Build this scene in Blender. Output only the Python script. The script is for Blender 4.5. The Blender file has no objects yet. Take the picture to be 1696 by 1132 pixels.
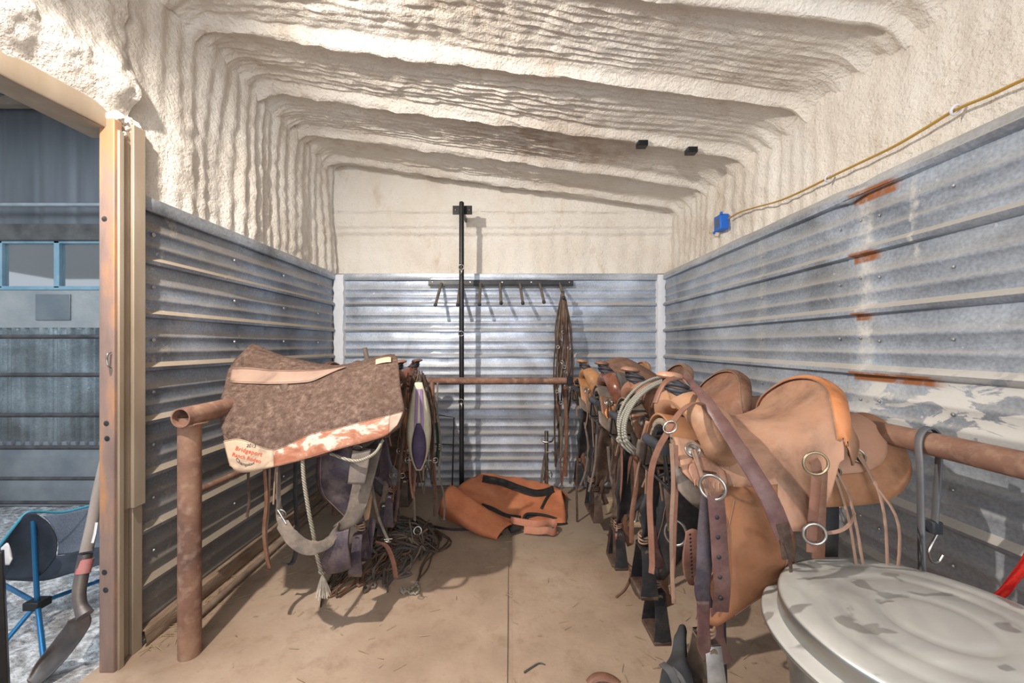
import bpy, math, random
from mathutils import Vector, noise, Matrix
R = math.radians
random.seed(7)
SC = bpy.context.scene
COL = SC.collection

# ------------------------------------------------------------------ camera, light, exposure
H = 1.30            # camera height
F = 655.0           # focal length in pixels of the 1696 wide frame
cam_d = bpy.data.cameras.new('camera')
cam = bpy.data.objects.new('camera', cam_d); COL.objects.link(cam)
cam_d.sensor_width = 36; cam_d.lens = F / 1696 * 36
cam_d.shift_x = 3 / 1696; cam_d.shift_y = 6 / 1696
cam_d.clip_start = 0.02
cam.location = (0, 0, H); cam.rotation_euler = (R(90), 0, 0)
SC.camera = cam
SC.view_settings.view_transform = 'Standard'
SC.view_settings.look = 'None'
SC.view_settings.gamma = 1
SC.view_settings.use_curve_mapping = False
SC.view_settings.exposure = 0.10

W = bpy.data.worlds.new('sky'); SC.world = W; W.use_nodes = True
bg = W.node_tree.nodes['Background']
bg.inputs[0].default_value = (0.86, 0.93, 1.0, 1); bg.inputs[1].default_value = 0.55

def light(name, kind, loc, power, color, size=0.1, rot=None, size_y=None, spread=None):
    d = bpy.data.lights.new(name, kind); d.energy = power; d.color = color
    if kind == 'AREA':
        d.size = size
        if size_y: d.shape = 'RECTANGLE'; d.size_y = size_y
        if spread: d.spread = spread
    else:
        d.shadow_soft_size = size
    o = bpy.data.objects.new(name, d); COL.objects.link(o); o.location = loc
    if rot: o.rotation_euler = rot
    return o
kl = light('work_lamp', 'SPOT', (-1.24, 0.78, 2.60), 300, (1.0, 0.92, 0.82), 0.025)
kl.data.spot_size = R(146); kl.data.spot_blend = 1.0
kl.rotation_euler = (Vector((0.30, 2.7, 0.45)) - Vector(kl.location)).to_track_quat('-Z', 'Y').to_euler()
light('rear_fill', 'AREA', (0.35, -1.7, 1.7), 74, (0.97, 0.98, 1.0), 2.6, (R(90), 0, 0), 2.2)  # added soft fill from behind the camera, no door stands there
light('yard_daylight', 'AREA', (-3.6, 0.9, 3.1), 85, (0.78, 0.89, 1.0), 2.4, (0, 0, 0), 2.4)

# ------------------------------------------------------------------ helpers
def V(*a): return Vector(a)
def P(px, py, Y):
    """world point seen at photo pixel (px, py) at a distance Y from the camera plane"""
    return Vector(((px - 845) / F * Y, Y, H - (py - 572) / F * Y))
def PF(px, py, h=0.0):
    Y = F * (H - h) / (py - 572)
    return P(px, py, Y)

def tag(o, label=None, cat=None, group=None, kind=None):
    if label: o['label'] = label
    if cat: o['category'] = cat
    if group: o['group'] = group
    if kind: o['kind'] = kind
    return o
def thing(name, label, cat, loc=(0, 0, 0), rz=0, group=None):
    o = bpy.data.objects.new(name, None); COL.objects.link(o)
    o.location = loc; o.rotation_euler = (0, 0, rz); o.empty_display_size = 0.05
    return tag(o, label, cat, group)

class MB:
    """collects shapes into one mesh"""
    def __init__(s): s.v = []; s.f = []
    def add(s, vs, fs):
        k = len(s.v); s.v += [tuple(p) for p in vs]; s.f += [tuple(i + k for i in f) for f in fs]; return s
    def box(s, a, b):
        x0, y0, z0 = a; x1, y1, z1 = b
        vs = [(x0,y0,z0),(x1,y0,z0),(x1,y1,z0),(x0,y1,z0),(x0,y0,z1),(x1,y0,z1),(x1,y1,z1),(x0,y1,z1)]
        return s.add(vs, [(0,3,2,1),(4,5,6,7),(0,1,5,4),(1,2,6,5),(2,3,7,6),(3,0,4,7)])
    def obox(s, c, ax, ay, az):
        c = Vector(c); ax = Vector(ax); ay = Vector(ay); az = Vector(az)
        vs = [c - ax - ay - az, c + ax - ay - az, c + ax + ay - az, c - ax + ay - az,
              c - ax - ay + az, c + ax - ay + az, c + ax + ay + az, c - ax + ay + az]
        return s.add(vs, [(0,3,2,1),(4,5,6,7),(0,1,5,4),(1,2,6,5),(2,3,7,6),(3,0,4,7)])
    def tube(s, path, r, seg=10, caps=True, flat=1.0, closed=False):
        path = [Vector(p) for p in path]; n = len(path)
        rr = r if isinstance(r, (list, tuple)) else [r] * n
        if len(rr) != n: rr = [rr[min(len(rr) - 1, int(i * (len(rr) - 1) / max(1, n - 1)))] + (rr[min(len(rr) - 1, int(i * (len(rr) - 1) / max(1, n - 1)) + 1)] - rr[int(i * (len(rr) - 1) / max(1, n - 1))]) * ((i * (len(rr) - 1) / max(1, n - 1)) % 1) for i in range(n)]
        vs = []; prev = None
        for i, p in enumerate(path):
            if closed: t = path[(i + 1) % n] - path[i - 1]
            else: t = path[min(n - 1, i + 1)] - path[max(0, i - 1)]
            if t.length < 1e-9: t = Vector((0, 0, 1))
            t.normalize()
            if prev is None:
                a = Vector((0, 0, 1)) if abs(t.z) < 0.9 else Vector((1, 0, 0))
                u = t.cross(a).normalized()
            else:
                u = prev - t * prev.dot(t)
                u = u.normalized() if u.length > 1e-6 else t.orthogonal().normalized()
            prev = u; w = t.cross(u)
            for k in range(seg):
                an = 2 * math.pi * k / seg
                vs.append(p + u * (math.cos(an) * rr[i]) + w * (math.sin(an) * rr[i] * flat))
        fs = []
        m = n if closed else n - 1
        for i in range(m):
            j = (i + 1) % n
            for k in range(seg):
                l = (k + 1) % seg
                fs.append((i * seg + k, i * seg + l, j * seg + l, j * seg + k))
        if caps and not closed:
            fs.append(tuple(range(seg - 1, -1, -1))); fs.append(tuple(range((n - 1) * seg, n * seg)))
        return s.add(vs, fs)
    def ribbon(s, path, w, t=0.004, side=(1, 0, 0), closed=False):
        """a strap of width w and thickness t; side = width direction (vector, or one per point)"""
        path = [Vector(p) for p in path]; n = len(path); vs = []
        for i, p in enumerate(path):
            if closed: tg = path[(i + 1) % n] - path[i - 1]
            else: tg = path[min(n - 1, i + 1)] - path[max(0, i - 1)]
            if tg.length < 1e-9: tg = Vector((0, 0, -1))
            tg.normalize()
            sd = Vector(side[min(i, len(side) - 1)]) if isinstance(side, list) else Vector(side)
            sd = sd - tg * sd.dot(tg)
            if sd.length < 1e-3: sd = tg.orthogonal()
            sd.normalize(); nn = tg.cross(sd)
            ww = (w[min(len(w) - 1, int(i * len(w) / n))] if isinstance(w, list) else w) / 2
            h = t / 2
            vs += [p - sd * ww - nn * h * .4, p - sd * ww * .86 - nn * h, p + sd * ww * .86 - nn * h, p + sd * ww - nn * h * .4,
                   p + sd * ww + nn * h * .4, p + sd * ww * .86 + nn * h, p - sd * ww * .86 + nn * h, p - sd * ww + nn * h * .4]
        fs = []
        for i in range(n if closed else n - 1):
            j = (i + 1) % n
            for k in range(8):
                l = (k + 1) % 8
                fs.append((i * 8 + k, i * 8 + l, j * 8 + l, j * 8 + k))
        if not closed:
            fs.append(tuple(range(7, -1, -1))); fs.append(tuple(range((n - 1) * 8, n * 8)))
        return s.add(vs, fs)
    def lathe(s, prof, c=(0, 0, 0), seg=48, axis=None):
        """prof: (radius, height) pairs turned about the axis through c"""
        c = Vector(c)
        az = Vector(axis).normalized() if axis else Vector((0, 0, 1))
        ax = az.orthogonal().normalized() if axis else Vector((1, 0, 0)); ay = az.cross(ax)
        vs = []; fs = []
        for r, h in prof:
            for k in range(seg):
                an = 2 * math.pi * k / seg
                vs.append(c + az * h + ax * (r * math.cos(an)) + ay * (r * math.sin(an)))
        for i in range(len(prof) - 1):
            for k in range(seg):
                l = (k + 1) % seg
                fs.append((i * seg + k, i * seg + l, (i + 1) * seg + l, (i + 1) * seg + k))
        return s.add(vs, fs)
    def ring(s, c, r, tr, normal=(0, 1, 0), seg=20, sx=1.0):
        c = Vector(c); n = Vector(normal).normalized(); a = n.orthogonal().normalized()
        if abs(n.z) < .9:
            a = n.cross(Vector((0, 0, 1))).normalized()
        b = n.cross(a)
        return s.tube([c + a * (r * sx * math.cos(2 * math.pi * k / seg)) + b * (r * math.sin(2 * math.pi * k / seg)) for k in range(seg)], tr, 8, closed=True)
    def grid(s, g):
        n = len(g); m = len(g[0])
        return s.add([p for row in g for p in row],
                     [(i * m + j, i * m + j + 1, (i + 1) * m + j + 1, (i + 1) * m + j) for i in range(n - 1) for j in range(m - 1)])
    def build(s, name, mat, parent=None, smooth=True, solid=None, sub=0, bevel=None, offset=-1):
        me = bpy.data.meshes.new(name); me.from_pydata(s.v, [], s.f); me.update()
        if smooth:
            me.polygons.foreach_set('use_smooth', [True] * len(me.polygons))
        me.materials.append(mat)
        o = bpy.data.objects.new(name, me); COL.objects.link(o)
        if parent: o.parent = parent
        if solid:
            m = o.modifiers.new('thickness', 'SOLIDIFY'); m.thickness = solid; m.offset = offset
        if bevel:
            m = o.modifiers.new('bevel', 'BEVEL'); m.width = bevel; m.segments = 2; m.limit_method = 'ANGLE'; m.angle_limit = R(40)
        if sub:
            m = o.modifiers.new('subdivision', 'SUBSURF'); m.levels = sub; m.render_levels = sub
        if smooth and (bevel or True):
            try: me.set_sharp_from_angle(angle=R(48))
            except Exception: pass
        return o

def cr(pts, n=6, closed=False):
    """Catmull-Rom through points"""
    pts = [Vector(p) for p in pts]; m = len(pts); out = []
    for i in range(m if closed else m - 1):
        if closed: p0, p1, p2, p3 = pts[i - 1], pts[i], pts[(i + 1) % m], pts[(i + 2) % m]
        else:
            p1, p2 = pts[i], pts[i + 1]
            p0 = pts[i - 1] if i > 0 else p1 * 2 - p2
            p3 = pts[i + 2] if i + 2 < m else p2 * 2 - p1
        for k in range(n):
            t = k / n
            out.append(0.5 * ((2 * p1) + (p2 - p0) * t + (2 * p0 - 5 * p1 + 4 * p2 - p3) * t * t + (3 * p1 - p0 - 3 * p2 + p3) * t ** 3))
    if not closed: out.append(pts[-1].copy())
    return out
def surf(rows, nu=6, nv=6):
    """smooth grid through a grid of control points"""
    a = [cr(r, nu) for r in rows]
    cols = [cr([a[i][j] for i in range(len(a))], nv) for j in range(len(a[0]))]
    return [[cols[j][i] for j in range(len(cols))] for i in range(len(cols[0]))]
def grid_normals(g):
    n = len(g); m = len(g[0]); out = []
    for i in range(n):
        row = []
        for j in range(m):
            du = g[i][min(m - 1, j + 1)] - g[i][max(0, j - 1)]
            dv = g[min(n - 1, i + 1)][j] - g[max(0, i - 1)][j]
            c = du.cross(dv); row.append(c.normalized() if c.length > 1e-12 else Vector((0, 0, 1)))
        out.append(row)
    return out

# ------------------------------------------------------------------ materials
MATS = {}
def base_mat(name, col, rough=0.6, metal=0.0, spec=0.5):
    if name in MATS: return MATS[name]
    m = bpy.data.materials.new(name); m.use_nodes = True
    b = m.node_tree.nodes['Principled BSDF']
    b.inputs['Base Color'].default_value = (*col, 1); b.inputs['Roughness'].default_value = rough
    b.inputs['Metallic'].default_value = metal
    b.inputs['Specular IOR Level'].default_value = spec
    MATS[name] = m
    return m
class NT:
    def __init__(s, m):
        s.m = m; s.t = m.node_tree; s.b = s.t.nodes['Principled BSDF']; s.c = None
    def n(s, ty, **kw):
        o = s.t.nodes.new(ty)
        for k, v in kw.items(): setattr(o, k, v)
        return o
    def l(s, a, b): s.t.links.new(a, b)
    def coord(s, scale=(1, 1, 1), obj=True, loc=(0, 0, 0)):
        tc = s.n('ShaderNodeTexCoord'); mp = s.n('ShaderNodeMapping')
        mp.inputs['Scale'].default_value = scale; mp.inputs['Location'].default_value = loc
        s.l(tc.outputs['Object'], mp.inputs['Vector']); return mp.outputs[0]
    def noise(s, scale, detail=4, vec=None, rough=0.55, dist=0.0):
        o = s.n('ShaderNodeTexNoise'); o.inputs['Scale'].default_value = scale; o.inputs['Detail'].default_value = detail
        o.inputs['Roughness'].default_value = rough; o.inputs['Distortion'].default_value = dist
        if vec is None: vec = s.coord()
        s.l(vec, o.inputs['Vector']); return o.outputs['Fac']
    def ramp(s, fac, stops, interp='LINEAR'):
        o = s.n('ShaderNodeValToRGB'); e = o.color_ramp.elements; o.color_ramp.interpolation = interp
        while len(e) < len(stops): e.new(0.5)
        for i, (p, c) in enumerate(stops):
            e[i].position = p; e[i].color = (*c, 1) if isinstance(c, (tuple, list)) else (c, c, c, 1)
        s.l(fac, o.inputs[0]); return o.outputs[0]
    def mix(s, fac, a, b, mode='MIX'):
        o = s.n('ShaderNodeMix'); o.data_type = 'RGBA'; o.blend_type = mode
        for i, v in ((0, fac), (6, a), (7, b)):
            if isinstance(v, (int, float)): o.inputs[i].default_value = v
            elif isinstance(v, (tuple, list)): o.inputs[i].default_value = (*v, 1)
            else: s.l(v, o.inputs[i])
        return o.outputs[2]
    def math(s, op, a, b=None, c=None):
        o = s.n('ShaderNodeMath', operation=op); o.use_clamp = False
        for i, v in enumerate((a, b, c)):
            if v is None: continue
            if isinstance(v, (int, float)): o.inputs[i].default_value = v
            else: s.l(v, o.inputs[i])
        return o.outputs[0]
    def sep(s, vec):
        o = s.n('ShaderNodeSeparateXYZ'); s.l(vec, o.inputs[0]); return o.outputs
    def bump(s, h, strength=0.3, dist=0.01):
        o = s.n('ShaderNodeBump'); o.inputs['Strength'].default_value = strength; o.inputs['Distance'].default_value = dist
        s.l(h, o.inputs['Height'])
        if s.c: s.l(s.c, o.inputs['Normal'])
        s.c = o.outputs[0]; s.l(s.c, s.b.inputs['Normal'])
    def color(s, c): s.l(c, s.b.inputs['Base Color'])
    def rough(s, c): s.l(c, s.b.inputs['Roughness'])
    def smooth(s, v, a, b):
        o = s.n('ShaderNodeMapRange'); o.interpolation_type = 'SMOOTHSTEP'
        o.inputs['From Min'].default_value = a; o.inputs['From Max'].default_value = b
        s.l(v, o.inputs['Value']); return o.outputs[0]

def mat_noise(name, c1, c2, scale=8, rough=0.6, metal=0.0, bump=0.2, bscale=60, bdist=0.003, c3=None, stretch=(1, 1, 1), spec=0.4, lo=.32, hi=.68):
    if name in MATS: return MATS[name]
    m = base_mat(name, c1, rough, metal, spec); t = NT(m)
    v = t.coord(stretch)
    f = t.noise(scale, 6, v)
    st = [(lo, c1), (hi, c2)] if c3 is None else [(lo, c1), ((lo + hi) / 2, c2), (hi, c3)]
    t.color(t.ramp(f, st))
    if bump: t.bump(t.noise(bscale, 4, v), bump, bdist)
    return m
def leather(name, c, dusty=0.35, rough=0.55, bump=0.25, spot=None):
    """worn leather: base tone, scuffs, pale dust"""
    if name in MATS: return MATS[name]
    m = base_mat(name, c, rough, 0, 0.35); t = NT(m)
    dark = tuple(x * 0.45 for x in c); lite = tuple(min(1, x * 1.18 + .01) for x in c)
    f = t.noise(5.5, 7, rough=.62, dist=.4)
    col = t.ramp(f, [(.30, dark), (.48, c), (.72, lite)])
    d = t.ramp(t.noise(14, 8, rough=.7), [(.45, 0.0), (.75, 1.0)])
    du = t.math('MULTIPLY', d, dusty)
    col = t.mix(du, col, (.42, .32, .24))
    t.color(col)
    t.rough(t.ramp(t.noise(9, 5), [(.3, rough - .12), (.7, min(1, rough + .2))]))
    t.bump(t.noise(140, 5), bump, .0015)
    t.bump(t.noise(16, 4), bump * .8, .006)
    return m

LT_TAN = leather('tan_roughout_leather', (.47, .25, .13), .45, .75)
LT_ORANGE = leather('orange_tooled_leather', (.50, .19, .07), .12, .45)
LT_BROWN = leather('brown_leather', (.15, .068, .040), .26, .5)
LT_DARK = leather('dark_brown_leather', (.060, .034, .025), .24, .5)
LT_PLUM = leather('plum_brown_leather', (.115, .055, .052), .18, .38)
LT_BLACK = leather('black_leather', (.018, .018, .022), .10, .45)
LT_GREY = leather('dusty_grey_leather', (.115, .092, .078), .38, .75)
LT_PURPLE = leather('purple_stained_leather', (.050, .036, .050), .26, .40)
LT_RED = leather('reddish_leather', (.19, .085, .055), .25, .5)
LT_PALE = leather('pale_string_leather', (.25, .15, .105), .35, .65)
CHROME = mat_noise('worn_steel_hardware', (.55, .54, .52), (.32, .30, .28), 20, .32, 1.0, .1)
BRASS = mat_noise('dull_brass', (.50, .42, .28), (.30, .24, .16), 20, .4, 1.0, .1)
WOOL = mat_noise('fleece_lining', (.20, .16, .12), (.34, .28, .21), 14, .95, 0, .8, 90, .01)
RUBBER = mat_noise('black_rubber', (.012, .013, .017), (.05, .055, .07), 9, .5, 0, .3, 50)
BLACKP = mat_noise('black_painted_steel', (.012, .012, .014), (.03, .03, .032), 9, .35, .3, .1)
ROPE_M = None
def rope_mat(name, c1, c2):
    if name in MATS: return MATS[name]
    m = base_mat(name, c1, .85, 0, .2); t = NT(m)
    w = t.n('ShaderNodeTexWave'); w.inputs['Scale'].default_value = 55; w.inputs['Distortion'].default_value = 2
    w.bands_direction = 'DIAGONAL'; t.l(t.coord(), w.inputs['Vector'])
    t.color(t.mix(w.outputs['Fac'], c1, c2)); t.bump(w.outputs['Fac'], .7, .003)
    return m
ROPE_PALE = rope_mat('pale_rope', (.42, .38, .31), (.20, .17, .13))
ROPE_LARIAT = rope_mat('grey_lariat_rope', (.40, .38, .33), (.16, .15, .13))
ROPE_DARK = rope_mat('dirty_brown_rope', (.14, .10, .07), (.06, .045, .035))
ROPE_RED = rope_mat('red_rope', (.62, .03, .02), (.38, .01, .01))
ROPE_BLACK = rope_mat('black_grey_rope', (.05, .05, .052), (.12, .12, .12))

def rust_pipe():
    m = base_mat('rusty_pipe', (.2, .1, .07), .75); t = NT(m)
    f = t.noise(4, 8, t.coord((1, 1, 1)), .65)
    t.color(t.mix(t.ramp(t.noise(22, 6), [(.5, 0.), (.75, .6)]), t.ramp(f, [(.3, (.10, .055, .045)), (.5, (.19, .095, .065)), (.7, (.30, .17, .11))]), (.40, .28, .20)))
    t.bump(t.noise(60, 5), .3, .002); return m
PIPE = rust_pipe()
def rust_jamb():
    m = base_mat('rusty_steel_jamb', (.3, .2, .15), .65); t = NT(m)
    f = t.noise(2.2, 6, t.coord((3, 3, .8)), .6)
    t.color(t.ramp(f, [(.30, (.15, .105, .095)), (.50, (.25, .165, .135)), (.60, (.42, .205, .095)), (.68, (.30, .20, .16)), (.8, (.34, .25, .21))]))
    t.bump(t.noise(50, 5), .3, .002); return m
JAMB = rust_jamb()
def foam_mat():
    m = base_mat('sprayed_foam', (.7, .62, .5), .92, 0, .15); t = NT(m)
    f = t.noise(1.7, 7, rough=.6)
    c = t.ramp(f, [(.3, (.72, .645, .56)), (.5, (.83, .775, .70)), (.7, (.88, .85, .80))])
    s = t.ramp(t.noise(5.5, 8, t.coord((1, 1, .45)), .7), [(.56, 0.), (.78, .55)])
    c = t.mix(s, c, (.42, .27, .13))
    geo = t.n('ShaderNodeNewGeometry'); xyz = t.sep(geo.outputs['Position'])
    # a brown scorched smudge on the ceiling and the sooty dusting along its middle purlins
    dx = t.math('DIVIDE', t.math('SUBTRACT', xyz[0], .30), .62); dy = t.math('DIVIDE', t.math('SUBTRACT', xyz[1], 2.72), .28)
    rr = t.math('ADD', t.math('MULTIPLY', dx, dx), t.math('MULTIPLY', dy, dy))
    k = t.math('MULTIPLY', t.smooth(rr, 1.6, .1), t.smooth(xyz[2], 2.3, 2.5))
    k = t.math('MULTIPLY', k, t.ramp(t.noise(9, 5), [(.3, .2), (.7, .75)]))
    c = t.mix(k, c, (.30, .18, .10))
    t.color(c)
    t.bump(t.noise(65, 5, rough=.6), 1.0, .013)
    t.bump(t.noise(14, 5), .35, .03)
    return m
FOAM = foam_mat()
def galv(name, tint=(1, 1, 1), dust=0.6, stains=None, metal=.75, dustcol=(.44, .36, .27)):
    m = base_mat(name, (.5, .5, .5), .42, metal, .5); t = NT(m)
    v = t.coord()
    c = t.ramp(t.noise(1.6, 8, v, .62, .6), [(.28, tuple(.13 * k for k in tint)), (.48, tuple(.31 * k for k in tint)), (.58, tuple(.40 * k for k in tint)), (.74, tuple(.58 * k for k in tint))])
    gr = t.ramp(t.noise(90, 3, v), [(.35, .35), (.65, .65)])
    c = t.mix(.5, c, gr, 'OVERLAY')
    blot = t.ramp(t.noise(4.5, 9, t.coord((1, .35, 1.6) if stains else (.35, 1, 1.6)), .72), [(.42, .38), (.62, .62)])
    c = t.mix(.6, c, blot, 'OVERLAY')
    geo = t.n('ShaderNodeNewGeometry'); nz = t.sep(geo.outputs['Normal'])[2]
    up = t.smooth(nz, .10, .55)
    film = t.ramp(t.noise(2.6, 9, v, .68), [(.40, 0.), (.70, .75)])
    d = t.math('MAXIMUM', t.math('MULTIPLY', up, min(1, dust * 1.5)), t.math('MULTIPLY', film, dust))
    c = t.mix(d, c, dustcol)
    c = t.mix(t.math('MULTIPLY', up, min(1, dust * 1.6)), c, tuple(min(1, k * q) for k, q in zip(dustcol, (1.12, 1.04, .92))))
    zz_ = t.sep(geo.outputs['Position'])[2]
    low = t.math('MULTIPLY', t.smooth(t.math('ADD', zz_, t.math('MULTIPLY', t.noise(5, 6, v, .7), .5)), 1.35, .45), .55 if stains else .25)
    c = t.mix(low, c, (.235, .195, .15))
    # white speckles and scratches
    sc = t.ramp(t.noise(38, 3, v, .5), [(.70, 0.), (.74, .5)])
    c = t.mix(sc, c, (.68, .68, .66))
    xyz = t.sep(geo.outputs['Position'])
    met = t.math('MULTIPLY', t.math('SUBTRACT', 1.0, t.math('MINIMUM', t.math('MULTIPLY', d, 1.3), 1.0)), metal)
    if stains == 'right':
        zc = xyz[2]; yc = xyz[1]
        wob = t.math('MULTIPLY', t.math('SUBTRACT', t.noise(7, 6, v, .7), .5), .10)
        yw = t.math('ADD', yc, wob)
        # white mineral streak running down the sheet joint
        st = t.math('MULTIPLY', t.smooth(t.math('ABSOLUTE', t.math('SUBTRACT', yw, 1.56)), .045, .01), t.smooth(zc, 1.05, 1.25))
        st2 = t.math('MULTIPLY', t.smooth(t.math('ABSOLUTE', t.math('SUBTRACT', yw, 1.365)), .016, .003), t.math('MULTIPLY', t.smooth(zc, 1.56, 1.62), t.smooth(zc, 1.9, 1.85)))
        st3 = t.math('MULTIPLY', t.math('MULTIPLY', t.smooth(t.math('ABSOLUTE', t.math('SUBTRACT', yw, 2.22)), .05, .01), t.smooth(zc, 1.0, 1.3)), .35)
        wh = t.math('MULTIPLY', t.math('MAXIMUM', t.math('MAXIMUM', st, st2), st3), t.ramp(t.noise(24, 7, v, .75), [(.40, .1), (.58, .75)]))
        # white peeling patch above the pipe rail
        pz = t.math('SUBTRACT', zc, t.math('ADD', 1.10, t.math('MULTIPLY', t.math('SUBTRACT', 1.3, yc), .05)))
        pm = t.math('MULTIPLY', t.smooth(t.math('ABSOLUTE', pz), .15, .05), t.smooth(yc, 1.75, 1.45))
        pm = t.math('MULTIPLY', pm, t.ramp(t.noise(5.2, 8, t.coord((1, 1, 2.2)), .62, .8), [(.47, 0.), (.50, .85)]))
        wh = t.math('MAXIMUM', wh, pm)
        c = t.mix(wh, c, (.66, .64, .60))
        met = t.math('MULTIPLY', met, t.math('SUBTRACT', 1.0, wh))
        # rust where the joint meets each rib
        for z0, y0, y1, hh in ((1.885, 1.42, 1.61, .028), (1.648, 1.50, 1.61, .026), (1.414, 1.54, 1.60, .020), (1.178, 1.28, 1.61, .022)):
            a = t.math('MULTIPLY', t.smooth(t.math('ABSOLUTE', t.math('SUBTRACT', zc, z0)), hh, hh * .6), t.math('MULTIPLY', t.smooth(yw, y0 - .03, y0 + .03), t.smooth(yc, y1 + .01, y1 - .005)))
            a = t.math('MULTIPLY', a, t.ramp(t.noise(20, 6, v, .7), [(.35, .55), (.5, 1.)]))
            c = t.mix(a, c, (.30, .115, .045))
            met = t.math('MULTIPLY', met, t.math('SUBTRACT', 1.0, a))
    if stains == 'left':
        # splashes of pale mud near the doorway
        zc = xyz[2]; yc = xyz[1]
        sp2 = t.math('MULTIPLY', t.smooth(yc, 2.5, 1.6), t.ramp(t.noise(11, 8, v, .75), [(.56, 0.), (.62, .55)]))
        c = t.mix(sp2, c, (.50, .45, .38))
    t.color(c)
    t.l(met, t.b.inputs['Metallic'])
    t.rough(t.math('ADD', t.ramp(t.noise(3.1, 7, v), [(.3, .38), (.7, .56)]), t.math('MULTIPLY', d, .35)))
    t.bump(t.noise(5, 4, t.coord((1, 1, 1))), .2, .008)
    t.bump(t.noise(60, 3), .06, .002)
    return m
GALV_R = galv('galvanised_steel_right', (1.10, 1.26, 1.50), .34, 'right', .5, (.45, .43, .40))
GALV_L = galv('galvanised_steel_left', (.80, .95, 1.18), .42, 'left', .6, (.34, .285, .22))
GALV_B = galv('galvanised_steel_back', (1.20, 1.38, 1.68), .28, None, .5, (.52, .50, .48))
GALV_C = galv('galvanised_flashing', (1.2, 1.3, 1.45), .12, None, .5, (.60, .58, .55))
GALV_O = galv('weathered_outbuilding_steel', (.66, .80, .88), .25, None, .45, (.24, .25, .25))

def floor_mat():
    m = base_mat('dusty_concrete', (.4, .3, .2), .85, 0, .25); t = NT(m)
    v = t.coord()
    c = t.ramp(t.noise(1.3, 8, v, .6), [(.3, (.26, .18, .125)), (.5, (.375, .27, .195)), (.7, (.46, .35, .265))])
    s = t.ramp(t.noise(9, 8, v, .7), [(.52, 0.), (.70, .5)])
    c = t.mix(s, c, (.22, .13, .08))
    g = t.ramp(t.noise(60, 5, v, .6), [(.66, 0.), (.72, .45)])
    c = t.mix(g, c, (.15, .09, .055))
    geo = t.n('ShaderNodeNewGeometry'); xyz = t.sep(geo.outputs['Position'])
    # far end of the slab is darker and greyer
    far = t.smooth(t.math('ADD', xyz[1], t.math('MULTIPLY', t.noise(3, 4, v), .5)), 2.4, 3.1)
    c = t.mix(t.math('MULTIPLY', far, .6), c, (.27, .225, .175))
    t.color(c)
    t.bump(t.noise(30, 8, v, .7), .35, .006); t.bump(t.noise(4, 4), .25, .02)
    return m
FLOOR = floor_mat()
GRAVEL = mat_noise('gravel_dirt', (.30, .29, .29), (.66, .66, .67), 24, .95, 0, 1.0, 34, .03, lo=.40, hi=.62)
CREAMP = mat_noise('cream_painted_steel', (.30, .235, .17), (.42, .345, .265), 6, .5, .2, .2, 30, .002, stretch=(1, 1, .3))
WHITEF = mat_noise('white_sealant', (.66, .68, .74), (.78, .80, .85), 6, .6, 0, .5, 40, .004)

# ------------------------------------------------------------------ the shell
XL, XR, YB = -1.615, 1.415, 3.65
XRF = 1.50                      # foam face on the right, set back behind the metal
TOP = 1.94                      # top of the metal cladding
def ceil_h(x, y): return 2.737 - 0.137 * x

def nz(x, y, z, s): return noise.noise(Vector((x * s, y * s, z * s)))
def drips(a, b, seed):
    """relief of sprayed foam; runs along b, repeats along a"""
    w = nz(a * .6, b * .5, seed, 1.6) * .10
    r = math.sin((a + w) * 62 + 4 * nz(a, b * .35, seed + 5, 2.0))
    amp = .5 + .8 * nz(a, b, seed + 9, 1.3)
    r = r * .6 + .8 * nz(a, b * .12, seed + 2, 13)
    return .0085 * max(0, amp + .35) * r + .022 * nz(a * 1.3, b * .45, seed, 3.0) + .007 * nz(a, b, seed + 3, 16)

def foam_grid(name, f, na, nb, parent=None):
    g = [[f(i / na, j / nb) for j in range(nb + 1)] for i in range(na + 1)]
    return MB().grid(g).build(name, FOAM, parent)

Y0 = -1.6                       # the room runs on behind the camera
# ceiling
PURL = [0.0, 0.5, 1.0, 1.5, 2.01, 2.51, 3.01, 3.45]
def f_ceil(u, v):
    y = Y0 + (YB + .02 - Y0) * u; x = -1.72 + (XRF + .14 + 1.72) * v
    z = ceil_h(x, y)
    yy = y + .025 * nz(x, y, 0, 1.2) + .006 * nz(x, y, 3, 7)
    ed = min(x - XL, XRF - x)
    for p in PURL:
        d = (yy - p)
        b = math.exp(-(abs(d) / .018) ** 3) if d > 0 else math.exp(-(abs(d) / .034) ** 3)
        z -= .046 * b
    wv = nz(x * .45, y, 3, 2.2)
    r = math.sin((y + .06 * wv) * 76 + 4.5 * nz(x * .35, y, 7, 2.4)); r = 1 - 1.6 * abs(r) ** 1.4
    left = 1.0 if x < .2 else max(.45, 1 - (x - .2))
    z -= (.0095 * r * (.75 + .8 * nz(x, y, 2, 1.2)) + .008 * nz(x * .25, y, 3, 22) + .004 * nz(x, y, 6, 38) + .014 * nz(x * .6, y * 2, 1, 3.2)) * left
    z -= .010 * nz(x, y, 5, 13) * left + .018 * max(0, nz(x * .5, y, 9, 5)) * left
    # coved, lumpy corners
    for d in (x - (XL - .02), (XRF + .02) - x):
        if d < .17:
            k = 1 - max(d, 0) / .17
            z -= .085 * k ** 2 * (1 + .30 * math.sin(y * 45 + 5 * nz(x, y, 4, 3)) + .5 * nz(x * 1.5, y, 6, 9))
    return Vector((x, y, z))
ceil = foam_grid('ceiling', f_ceil, 460, 230); tag(ceil, 'sloping ceiling sprayed with cream insulating foam over purlins', kind='structure')
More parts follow.
